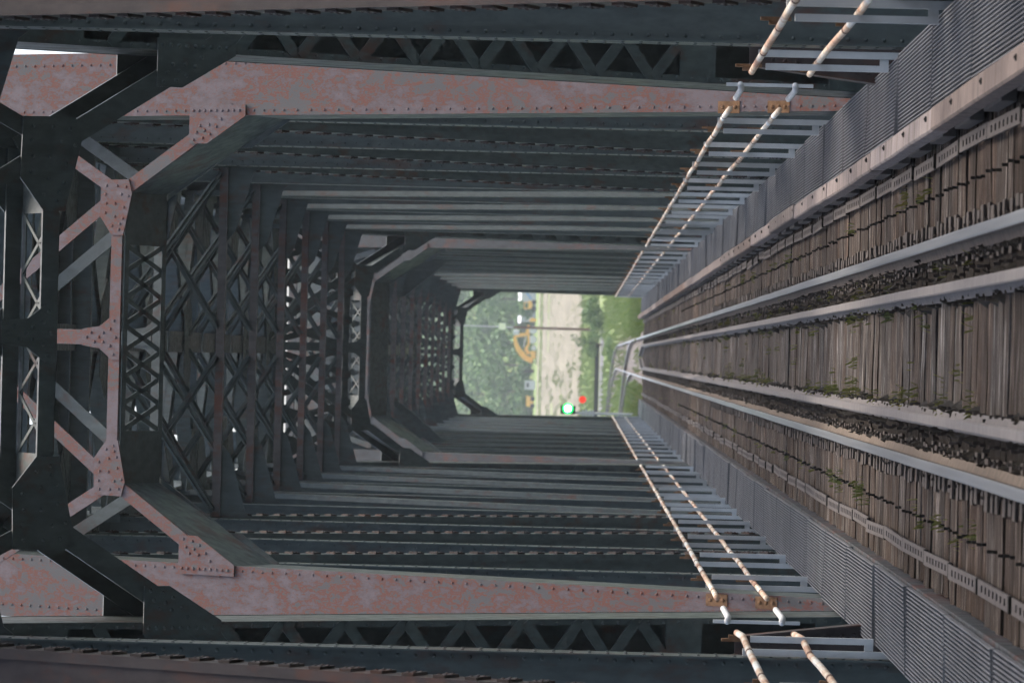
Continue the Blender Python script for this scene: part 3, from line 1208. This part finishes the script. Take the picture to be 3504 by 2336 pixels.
for s, w in ((1, 'kerb side'), (-1, 'kerbless side')):
    handrail(s, 14.0, 36.6, 'nearest pipe handrail on the %s, ending at the dark laced post' % w, 19.9, s < 0)
    handrail(s, 41.9, laced_face_y(0.6, ysB[-1]) - 2.0, 'long pipe handrail on the %s beside the middle span' % w, 45.0)
    handrail(s, ysC[0] + 0.4, laced_face_y(0.6, ysC[-1]) - 1.0, 'farthest pipe handrail on the %s beside the last span' % w, ysC[0] + 3.0)
    e = thing('handrail_stub', 'short white pipe stubs bolted to the pink end post on the %s' % w, 'handrail', (s * HX, pink_face_y(0.34), 0.2), 'pipe handrails between the trusses and the walkways')
    for zz in HZ:
        yf = pink_face_y(zz)
        b = MB()
        b.tube([(s * (HX + 0.02), 38.5, zz + 0.02), (s * HX, 38.8, zz), (s * HX, 40.15, zz)], 0.028, 10)
        obj('rail_pipe', b, 'galv', e, True)
        sl = math.atan(6.06 / (ZT - ZB))
        place('bracket', brk_me, 'bracket', e, Matrix.Translation((s * 2.40 if s > 0 else s * 2.48, yf - 0.03, zz - 0.05)) @ Matrix.Rotation(-sl, 4, 'X'))
    b = MB()
    b.box(*sorted((s * (HX + 0.03), s * (HX + 0.06))), 38.9, 38.94, 0.35, 1.12)
    obj('post', b, 'galv', e)

# orange cable looping from the second pier
b = MB()
b.tube([(2.28 + 0.22 * math.sin(k * 0.26), 109.6 + 0.12 * k, 1.0 - 0.19 * (1 - math.cos(k * 0.26))) for k in range(7)], 0.022, 8)
tag(obj('hanging_cable', b, 'cable', None, True), 'orange cable looping from the far handrail on the kerb side', 'cable')

# ------------------------------------------------------------------ weeds on the deck
b = MB()
for _ in range(1000):
    y = random.choice([random.uniform(28, 45), random.uniform(40, 80), random.uniform(60, 170)])
    x = random.choice([-0.36, -0.34, 0.36, 0.35, -0.3, random.uniform(-0.35, 0.35), 0.58, 1.2, -1.2, 0.6]) + random.gauss(0, 0.03)
    if noise.noise((x * 1.5, y * 0.5, 3)) < 0.02:
        continue
    for k in range(random.randint(3, 7)):
        a = random.uniform(0, 6.28)
        h = random.uniform(0.02, 0.075)
        w = 0.004
        px, py = x + random.gauss(0, 0.03), y + random.gauss(0, 0.05)
        dx, dy = math.cos(a) * h * 0.6, math.sin(a) * h * 0.6
        q = len(b.v)
        b.v += [(px - w, py, TIE_TOP - 0.03), (px + w, py, TIE_TOP - 0.03), (px + dx * 0.5 + w, py + dy * 0.5, TIE_TOP + h * 0.7), (px + dx, py + dy, TIE_TOP + h)]
        b.f += [(q, q + 1, q + 2), (q, q + 2, q + 3)]
o = stuff(obj('track_weeds', b, 'weed'))
tag(o, 'sparse yellow green weeds growing between the ties', 'weeds')

# ------------------------------------------------------------------ signal and red disc at the far end
e = thing('signal_lamp', 'lit green signal lamp on the end post at the far portal', 'signal', (-2.2, 176.2, 1.0))
YS = 176.2
b = MB()
b.box(-2.35, -2.02, YS, YS + 0.25, 2.45, 3.05)
obj('housing', b, 'dark', e)
b = MB()
b.tube([(-2.13, YS - 0.03, 2.75), (-2.13, YS - 0.005, 2.75)], 0.125, 20)
obj('lens', b, 'green_lamp', e)
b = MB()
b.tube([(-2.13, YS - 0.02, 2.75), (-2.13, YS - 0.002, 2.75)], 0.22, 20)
obj('halo_disc', b, 'green_halo', e)  # added glowing disc for the glare halo, no part of the signal
b = MB()
hood = [(-2.13 + 0.155 * math.cos(a), 2.75 + 0.155 * math.sin(a)) for a in [math.pi * k / 8 for k in range(9)]]
for (xa, za), (xb, zb) in zip(hood, hood[1:]):
    b.hexa([(xa, YS - 0.18, za), (xb, YS - 0.18, zb), (xb, YS, zb), (xa, YS, za), (xa, YS - 0.18, za + 0.01), (xb, YS - 0.18, zb + 0.01), (xb, YS, zb + 0.01), (xa, YS, za + 0.01)])
obj('hood', b, 'dark', e)
b = MB()
b.tube([(-2.30, YS + 0.12, -0.5), (-2.30, YS + 0.12, 2.45)], 0.05, 10)
obj('mast', b, 'boxgrey', e)
b = MB()
for k in range(4):
    b.box(-2.42, -2.18, YS - 0.1, YS + 0.0, 1.70 + 0.13 * k, 1.79 + 0.13 * k)
obj('relay_box', b, 'boxgrey', e)
e = thing('red_marker_lamp', 'small round glowing red lamp beside the green signal', 'lamp', (-1.76, 176.6, 1.0))
b = MB()
b.tube([(-1.76, 176.6, 2.17), (-1.76, 176.62, 2.17)], 0.145, 24)
obj('lens', b, 'red_lamp', e)
b = MB()
b.tube([(-2.28, 176.65, 2.0), (-1.76, 176.65, 2.17)], 0.015, 6)
obj('bracket', b, 'boxgrey', e)

# ------------------------------------------------------------------ piers, river and terrain
for yy, lab in ((41.85, 'stone pier under the joint of the nearest and middle spans'), (97.7, 'stone pier under the joint of the middle and farthest spans')):
    e = thing('stone_pier', lab, 'pier', (0, yy, -14), 'bridge piers')
    b = MB()
    b.hexa([(-4.6, yy - 1.8, -14), (4.6, yy - 1.8, -14), (4.6, yy + 1.8, -14), (-4.6, yy + 1.8, -14), (-3.6, yy - 1.2, -2.4), (3.6, yy - 1.2, -2.4), (3.6, yy + 1.2, -2.4), (-3.6, yy + 1.2, -2.4)])
    obj('shaft', b, 'stone', e)
    b = MB()
    b.box(-3.9, 3.9, yy - 1.45, yy + 1.45, -2.4, -1.9)
    obj('coping', b, 'stone', e)
PROF = [(172, -14.0), (172.5, -13.5), (174.6, -1.0), (176, -0.42), (290, -0.55), (345, -0.30), (400, 0.25), (430, 0.9), (455, 2.0), (650, 8.55), (705, 9.6), (740, 12), (1000, 52), (1080, 56), (3000, 60)]


def ground_z(y):
    for (a, za), (c, zc) in zip(PROF, PROF[1:]):
        if a <= y <= c:
            return za + (zc - za) * (y - a) / (c - a)
    return PROF[0][1] if y < PROF[0][0] else PROF[-1][1]


def sheet(xs, ys, dz=0.0, rough=0.0):
    b = MB()
    for y in ys:
        for x in xs:
            z = ground_z(y) + dz
            if rough and y > 178:
                z += rough * noise.noise((x * 0.25, y * 0.06, 1.3))
            b.v.append((x, y, z))
    n = len(xs)
    for j in range(len(ys) - 1):
        for i in range(n - 1):
            b.f.append((j * n + i, j * n + i + 1, (j + 1) * n + i + 1, (j + 1) * n + i))
    return b


gx = [-3000, -900, -300, -120, -60, -40] + [-30 + 2 * i for i in range(31)] + [40, 60, 120, 300, 900, 3000]
gy = [172, 172.5, 174.6, 176, 180] + [190 + 10 * i for i in range(53)] + [740, 800, 860, 930, 1000, 1080, 1600, 3000]
struct(obj('ground', sheet(gx, gy, 0, 0.0), 'ground', None, True))
b = MB()
b.v += [(-3000, -800, -13.5), (3000, -800, -13.5), (3000, 174, -13.5), (-3000, 174, -13.5)]
b.f.append((0, 1, 2, 3))
struct(obj('river', b, 'water'))
struct(obj('gravel_yard', sheet([-60, -30, -14, 0, 14, 30, 60], [456 + 10 * i for i in range(20)], 0.03), 'yard'))
struct(obj('grey_path', sheet([-20, -10, -5, 0, 2.4], [388, 394, 400, 406], 0.03), 'road'))
# green verges across the yard
b = MB()
for yv, wv, x0, x1 in ((622, 9, -40, 40), (585, 4, 0.5, 40), (520, 6, -40, -4.5), (560, 6, -40, -6)):
    yy = yv
    s1 = sheet([x0 + (x1 - x0) * k / 10 for k in range(11)], [yy, yy + wv], 0.07)
    q = len(b.v)
    b.v += s1.v
    b.f += [tuple(q + i for i in f) for f in s1.f]
struct(obj('grass_verges', b, 'grass'))
# ballast bed of the track beyond the bridge
b = MB()
ysb = [174.3 + 5 * i for i in range(60)]
for y in ysb:
    x = main_x(y)
    z = main_z(y) - 0.17
    b.v += [(x - 1.5, y, z - 0.35), (x - 1.0, y, z), (x + 1.0, y, z), (x + 1.5, y, z - 0.35)]
for i in range(len(ysb) - 1):
    a, c = i * 4, i * 4 + 4
    for k in range(3):
        b.f.append((a + k, a + k + 1, c + k + 1, c + k))
struct(obj('ballast_bed', b, 'ballast', None, True))


# diverging track
def div_x(y):
    d = max(0, y - 200)
    return -d * d / (2 * 480)


ys_d = [200 + 4 * i for i in range(26)]
tag(rail_object('siding_rail', 0.75, ys_d, 0.01, 'rail_side', cxf=div_x), 'farther rail of the siding curving off past the bridge end', 'rail', 'siding rails')
tag(rail_object('siding_rail', -0.75, ys_d, 0.01, 'rail_side', cxf=div_x), 'nearer rail of the siding curving off past the bridge end', 'rail', 'siding rails')

# low dark wall beyond the path
b = MB()
b.box(-9, 1.2, 409, 409.5, 0.2, 0.85)
w = tag(obj('low_wall', b, 'dark'), 'low dark wall edging the grey path beyond the tracks', 'wall')


# ------------------------------------------------------------------ vegetation
def leaf_cloud(b, c, rad, n, size, flat=0.7):
    for _ in range(n):
        v = Vector((random.gauss(0, 1), random.gauss(0, 1), random.gauss(0, 1))).normalized() * random.uniform(0.45, 1.0) ** 0.6
        p = Vector((c[0] + v.x * rad[0], c[1] + v.y * rad[1], c[2] + v.z * rad[2]))
        a = Vector((random.gauss(0, 1), random.gauss(0, 1), random.gauss(0, flat))).normalized() * size * random.uniform(0.6, 1.3)
        d = a.cross(Vector((random.gauss(0, 1), random.gauss(0, 1), random.gauss(0, 1)))).normalized() * size * random.uniform(0.35, 0.7)
        q = len(b.v)
        b.v += [tuple(p - a), tuple(p + d), tuple(p + a), tuple(p - d)]
        b.f.append((q, q + 1, q + 2, q + 3))


def grass_patch(b, n, x0, x1, y0, y1, h0, h1, keep=lambda x, y: True):
    for _ in range(n):
        x, y = random.uniform(x0, x1), random.uniform(y0, y1)
        if not keep(x, y):
            continue
        z = ground_z(y) - 0.05
        for k in range(5):
            h = random.uniform(h0, h1)
            a = random.uniform(0, 6.28)
            px, py = x + random.gauss(0, 0.12), y + random.gauss(0, 0.3)
            w = 0.035
            q = len(b.v)
            dx, dy = math.cos(a) * h * 0.5, math.sin(a) * h * 0.5
            b.v += [(px - w, py, z), (px + w, py, z), (px + dx * 0.4 + w * 0.7, py + dy * 0.4, z + h * 0.65), (px + dx, py + dy, z + h)]
            b.f += [(q, q + 1, q + 2), (q, q + 2, q + 3)]


def off_tracks(x, y):
    if 0.5 < abs(x - main_x(y)) < 1.0:
        return False
    if 200 < y < 300 and abs(x - div_x(y)) < 0.95:
        return False
    return True


b = MB()
grass_patch(b, 2600, -6, 6, 178, 260, 0.15, 0.5, off_tracks)
grass_patch(b, 1500, -9, 9, 260, 385, 0.2, 0.6, off_tracks)
grass_patch(b, 900, -3.0, -1.6, 176, 190, 0.3, 0.9)
grass_patch(b, 1000, 1.2, 3.0, 177, 200, 0.25, 0.7)
grass_patch(b, 1600, -14, 14, 410, 458, 0.2, 0.6)
grass_patch(b, 1500, -14, -0.5, 470, 590, 0.15, 0.4, lambda x, y: noise.noise((x * 0.5, y * 0.05, 4)) > 0.12)
grass_patch(b, 900, -14, 14, 618, 632, 0.1, 0.35)
grass_patch(b, 2200, -15, 15, 465, 615, 0.08, 0.22, lambda x, y: noise.noise((x * 0.35, y * 0.03, 9)) > 0.05)
tag(stuff(obj('long_grass', b, 'grass')), 'pale long grass growing beside the tracks past the bridge', 'grass')


def shrub(label, x, y, blobs, stems, leaf=0.10, mat='shrub', n=700):
    z = ground_z(y)
    e = thing('shrub', label, 'shrub', (x, y, z), 'shrubs by the tracks')
    b = MB()
    for (dx, dy, dz, rx, ry, rz, k) in blobs:
        leaf_cloud(b, (x + dx, y + dy, z + dz), (rx, ry, rz), int(n * k), leaf)
    obj('crown', b, mat, e)
    b = MB()
    for (dx, dz) in stems:
        b.tube([(x, y, z - 0.1), (x + dx * 0.4, y, z + dz * 0.5), (x + dx, y, z + dz)], 0.05, 6, True, 0.015)
    obj('stem', b, 'bark', e)


shrub('dense dark green shrub right of the brown pole', 3.4, 385, [(0, 0, 0.8, 1.1, 1.2, 0.75, 1.3), (1.0, 0, 1.1, 1.0, 1.0, 0.6, 1.0), (-0.9, 0, 0.7, 0.8, 0.8, 0.7, 0.7), (0.2, -0.3, 1.7, 0.7, 0.7, 0.4, 0.5)], [(0, 1.2), (0.8, 1.3), (-0.7, 1.0)])
shrub('feathery pale shrub at the foot of the brown pole', 1.15, 398, [(0, 0, 1.3, 0.9, 0.8, 0.7, 0.5), (-0.6, 0, 0.9, 0.7, 0.7, 0.5, 0.5), (0.5, 0, 0.8, 0.6, 0.6, 0.6, 0.5), (0.2, 0, 2.0, 0.5, 0.5, 0.5, 0.22), (0.6, 0, 2.6, 0.35, 0.3, 0.4, 0.1)], [(0.2, 2.2), (-0.5, 1.4), (0.6, 2.7)], 0.09)
shrub('low bright green bush by the bend of the track', 0.9, 340, [(0, 0, 0.35, 0.8, 0.8, 0.35, 0.8), (-0.6, 0, 0.25, 0.6, 0.6, 0.3, 0.5)], [(0, 0.5)], 0.08)

# hillside wood: one mass of trees
b = MB()
tr = MB()
for row, yy in enumerate([694, 701, 714, 726, 740, 755, 770, 786, 803, 820, 838, 857, 877, 898, 920, 945, 970, 1000]):
    x = -34 + random.uniform(0, 4)
    while x < 36:
        h = random.uniform(6.0, 10.0) if row > 1 else random.uniform(2.0, 3.4)
        r = random.uniform(2.6, 4.2) if row > 1 else random.uniform(1.2, 1.8)
        z = ground_z(yy)
        y = yy + random.uniform(-8, 8)
        for k in range(7):
            an = random.uniform(0, 6.28)
            rr = r * random.uniform(0.2, 0.75)
            hz = h * random.uniform(0.15, 0.95)
            br = r * random.uniform(0.35, 0.6)
            leaf_cloud(b, (x + math.cos(an) * rr, y + math.sin(an) * rr, z + hz), (br, br, br * 0.8), 62, 0.42)
        tr.tube([(x, y, z - 0.5), (x, y, z + h * 0.6)], 0.2, 5, False, 0.08)
        x += r * random.uniform(0.95, 1.5)
wo_ = stuff(obj('hillside_wood', b, 'leaf'))
tag(wo_, 'hazy green wood covering the hillside beyond the yard', 'wood')
stuff(obj('trunks', tr, 'bark', wo_))

# ------------------------------------------------------------------ pole
PX, PY = 2.62, 420.0
pz = ground_z(PY)
e = thing('utility_pole', 'tall brown timber pole with a cream panel and white lamp', 'pole', (PX, PY, pz))
b = MB()
b.tube([(PX, PY, pz - 0.3), (PX + 0.05, PY, pz + 8.0)], 0.14, 10, True, 0.115)
obj('shaft', b, 'polewood', e)
b = MB()
b.tube([(PX + 0.055, PY, pz + 8.0), (PX + 0.14, PY, pz + 17.0)], 0.055, 8, True, 0.045)
obj('upper_tube', b, 'polegrey', e)
b = MB()
b.box(PX - 0.2, PX + 0.42, PY - 0.15, PY - 0.05, pz + 8.75, pz + 9.4)
obj('panel', b, 'cream', e)
b = MB()
b.tube([(PX - 0.05, PY - 0.15, pz + 7.7), (PX - 0.5, PY - 0.25, pz + 7.75)], 0.04, 6)
obj('lamp_arm', b, 'polegrey', e)
b = MB()
b.tube([(PX - 0.42, PY - 0.25, pz + 7.45), (PX - 0.42, PY - 0.25, pz + 7.6), (PX - 0.42, PY - 0.25, pz + 7.9), (PX - 0.42, PY - 0.25, pz + 8.0)], 0.24, 12)
obj('lamp', b, 'white', e)

# ------------------------------------------------------------------ yard: buildings and machines
YM = 655.0
SC = F_PX / YM


def at(u, v, y=YM):
    """point of the place seen at a photo pixel, used for measuring"""
    du, dv = (u - 1752.0) / F_PX, (1168.0 - v) / F_PX
    d = cx * du + cy * dv + fw
    k = (y - CAM.y) / d.y
    return CAM + d * k


def thick_path(b, pts, w, yd):
    """box-section boom through points in the x-z plane"""
    for (p, q, wa, wb) in [(pts[i], pts[i + 1], w[i], w[i + 1]) for i in range(len(pts) - 1)]:
        p, q = Vector(p), Vector(q)
        d = (q - p).normalized()
        n = Vector((-d.z, 0, d.x))
        y2 = Vector((0, yd / 2, 0))
        a, c = p - d * 0.04, q + d * 0.04
        b.hexa([a - n * wa / 2 - y2, c - n * wb / 2 - y2, c - n * wb / 2 + y2, a - n * wa / 2 + y2, a + n * wa / 2 - y2, c + n * wb / 2 - y2, c + n * wb / 2 + y2, a + n * wa / 2 + y2])


def zz(X, Y):                       # pixel of the enlarged crop to the photo pixel
    return 1690 + X / 5.8725, 990 + Y / 5.8725


gz = ground_z(YM)
house = at(*zz(800, 1340))
e = thing('excavator', 'orange excavator with raised bent boom in the pale yard', 'excavator', (house.x, YM, gz))
b = MB()
thick_path(b, [at(*zz(770, 1440)), at(*zz(620, 1360)), at(*zz(500, 1220)), at(*zz(440, 1080)), at(*zz(420, 945))], [0.75, 0.85, 0.8, 0.62, 0.45], 0.6)
obj('boom', b, 'orange', e)
b = MB()
thick_path(b, [at(*zz(425, 920)), at(*zz(520, 915)), at(*zz(650, 905)), at(*zz(700, 720))], [0.5, 0.6, 0.45, 0.35], 0.45)
obj('stick', b, 'orange', e)
b = MB()
thick_path(b, [at(*zz(690, 740)), at(*zz(700, 1100)), at(*zz(640, 1200)), at(*zz(700, 1290))], [0.3, 0.35, 0.5, 0.5], 0.4)
obj('lower_arm', b, 'orange', e)
b = MB()
b.tube([at(*zz(655, 880)), at(*zz(600, 1160))], 0.09, 8)
obj('hydraulic_cylinder', b, 'boxgrey', e)
b = MB()
p = [at(*zz(X, Y)) for X, Y in ((720, 650), (720, 590), (780, 565), (850, 590), (845, 650))]
b.prism([(q.x, YM - 0.5, q.z) for q in p], (0, 1.0, 0))
obj('bucket', b, 'orange', e)
b = MB()
a, c = at(*zz(730, 1235)), at(*zz(850, 1390))
b.prism([(a.x, YM - 1.2, c.z + 0.1), (c.x, YM - 1.2, c.z + 0.1), (c.x, YM - 1.2, c.z + 0.7), (a.x - 0.25, YM - 1.2, a.z), (a.x, YM - 1.2, a.z - 0.15)], (0, 2.4, 0))
obj('house', b, 'orange', e)
b = MB()
b.box(c.x - 0.9, a.x + 0.3, YM - 1.4, YM - 0.8, gz, c.z + 0.08)
obj('track', b, 'dark', e)
b = MB()
b.box(c.x - 0.9, a.x + 0.3, YM + 0.8, YM + 1.4, gz, c.z + 0.08)
obj('track', b, 'dark', e)

# white building with blue stripe
YB = 690.0
a, c = at(1783, 1100, YB), at(1832, 960, YB)
gb_ = ground_z(YB)
e = thing('white_shed', 'long white shed with a blue stripe behind the yard', 'building', (c.x, YB, gb_))
b = MB()
b.box(a.x, c.x + 6, YB, YB + 5, gb_ - 0.3, a.z)
obj('wall', b, 'white', e)
b = MB()
b.prism([(a.x - 0.2, YB - 0.2, a.z), (a.x - 0.2, YB + 5.2, a.z), (a.x - 0.2, YB + 2.5, a.z + 0.55)], (c.x - a.x + 6.4, 0, 0))
obj('roof', b, 'white', e)
b = MB()
q = at(1812, 1008, YB)
b.prism([(q.x - 0.9, YB - 0.02, q.z - 0.35), (q.x - 0.5, YB - 0.02, q.z - 0.35), (q.x + 1.2, YB - 0.02, q.z + 1.0), (q.x + 0.7, YB - 0.02, q.z + 1.0)], (0, 0.015, 0))
obj('stripe', b, 'blue', e)
# loader in front of the shed
YL = 680.0
gl = ground_z(YL)
q0, q1 = at(1795, 1056, YL), at(1820, 1036, YL)
e = thing('loader', 'small orange loader parked in front of the white shed', 'loader', (q0.x, YL, gl))
b = MB()
b.box(q0.x, q1.x + 0.3, YL - 0.8, YL + 0.8, q1.z - 0.1, q1.z + 0.55)
obj('body', b, 'orange', e)
b = MB()
b.box(q0.x - 0.05, q0.x + 0.12, YL - 0.7, YL + 0.7, q1.z + 0.55, q0.z)
b.box(q1.x, q1.x + 0.12, YL - 0.7, YL + 0.7, q1.z + 0.55, q0.z)
b.box(q0.x - 0.05, q1.x + 0.12, YL - 0.75, YL + 0.75, q0.z, q0.z + 0.12)
obj('cab', b, 'orange', e)
for dx in (0.0, 1.0):
    b = MB()
    b.tube([(q0.x + dx + 0.05, YL - 0.95, gl + 0.36), (q0.x + dx + 0.05, YL - 0.7, gl + 0.36)], 0.36, 14)
    obj('wheel', b, 'dark', e)
# white bales / tanks
for (u, v, ru, lab) in ((1823, 1129, 13, 'largest white wrapped bale under the excavator arm'), (1819, 1161, 11, 'middle white wrapped bale under the excavator boom'), (1823, 1190, 5, 'small white bale beside the excavator tracks')):
    p = at(u, v, 662)
    r = ru / SC
    g0 = ground_z(662)
    b = MB()
    pts = []
    hh = max(0.5, p.z + r - g0)
    b.tube([(p.x, 661.3, g0 + hh / 2), (p.x, 661.35, g0 + hh / 2), (p.x, 662.6, g0 + hh / 2), (p.x, 662.65, g0 + hh / 2)], hh / 2, 16)
    tag(obj('wrapped_bale', b, 'white', None), lab, 'bale', 'white bales in the yard')
# small grey hut
p0_, p1_ = at(1796, 1332, 670), at(1816, 1302, 670)
e = thing('site_hut', 'small pale site hut with a dark window', 'hut', (p0_.x, 670, ground_z(670)))
b = MB()
b.box(p0_.x, p1_.x, 670, 672, ground_z(670) - 0.2, p0_.z)
obj('wall', b, 'white', e)
b = MB()
b.box(p0_.x - 0.08, p1_.x + 0.08, 669.9, 672.1, p0_.z, p0_.z + 0.1)
obj('roof', b, 'boxgrey', e)
b = MB()
b.box(p0_.x + 0.35, p1_.x - 0.35, 669.97, 669.99, p1_.z + 0.25, p0_.z - 0.25)
obj('window', b, 'glass', e)
# orange dumper on the left
q0, q1 = at(1800, 1395, 668), at(1826, 1353, 668)
gl = ground_z(668)
e = thing('dumper', 'small orange dumper beyond the green signal', 'dumper', (q0.x, 668, gl))
b = MB()
b.prism([(q0.x, 667.3, q1.z), (q1.x - 0.3, 667.3, q1.z), (q1.x, 667.3, q0.z), (q0.x + 0.3, 667.3, q0.z)], (0, 1.4, 0))
obj('skip', b, 'orange', e)
b = MB()
b.box(q0.x, q1.x, 667.5, 668.5, gl + 0.3, q1.z - 0.01)
obj('chassis', b, 'dark', e)
for dx in (0.35, 1.4):
    b = MB()
    b.tube([(q0.x + dx, 667.1, gl + 0.33), (q0.x + dx, 667.4, gl + 0.33)], 0.33, 14)
    obj('wheel', b, 'dark', e)

# dirt and moss clods along the rail feet
b = MB()
for base, n_ in ((0.665, 420), (-0.665, 420), (0.36, 300), (-0.36, 300), (0.52, 160), (-0.52, 160)):
    for _ in range(n_):
        y = 20 + 90 * random.random() ** 1.6
        if noise.noise((base * 3, y * 1.3, 2.0)) < -0.08:
            continue
        x = base + random.gauss(0, 0.014)
        r = random.uniform(0.018, 0.065)
        ly = r * random.uniform(1.0, 4.0)
        zt = TIE_TOP + random.uniform(0.02, 0.085)
        q = len(b.v)
        K = 6
        for k in range(K):
            a = 6.2832 * k / K
            b.v.append((x + math.cos(a) * r * random.uniform(0.7, 1.2), y + math.sin(a) * ly * random.uniform(0.7, 1.2), TIE_TOP - 0.02))
        b.v.append((x + random.gauss(0, r * 0.2), y + random.gauss(0, ly * 0.2), zt))
        for k in range(K):
            b.f.append((q + k, q + (k + 1) % K, q + K))
tag(stuff(obj('rail_dirt', b, 'clip')), 'dark dirt and moss clods along the rail feet', 'dirt')

# ------------------------------------------------------------------ haze over the river valley
HAZE = 0.00024
if HAZE:
    b = MB()
    b.box(-420, 420, -60, 1085, -15.2, 75)
    hz = stuff(obj('haze', b, None))
    hm = bpy.data.materials.new('valley_haze')
    hm.use_nodes = True
    t = hm.node_tree
    t.nodes.clear()
    o_ = t.nodes.new('ShaderNodeOutputMaterial')
    pv = t.nodes.new('ShaderNodeVolumePrincipled')
    pv.inputs['Color'].default_value = (0.88, 0.96, 1.0, 1)
    pv.inputs['Density'].default_value = HAZE
    pv.inputs['Anisotropy'].default_value = 0.2
    t.links.new(pv.outputs[0], o_.inputs['Volume'])
    hz.data.materials.append(hm)
    tag(hz, 'pale haze hanging over the valley', 'haze')
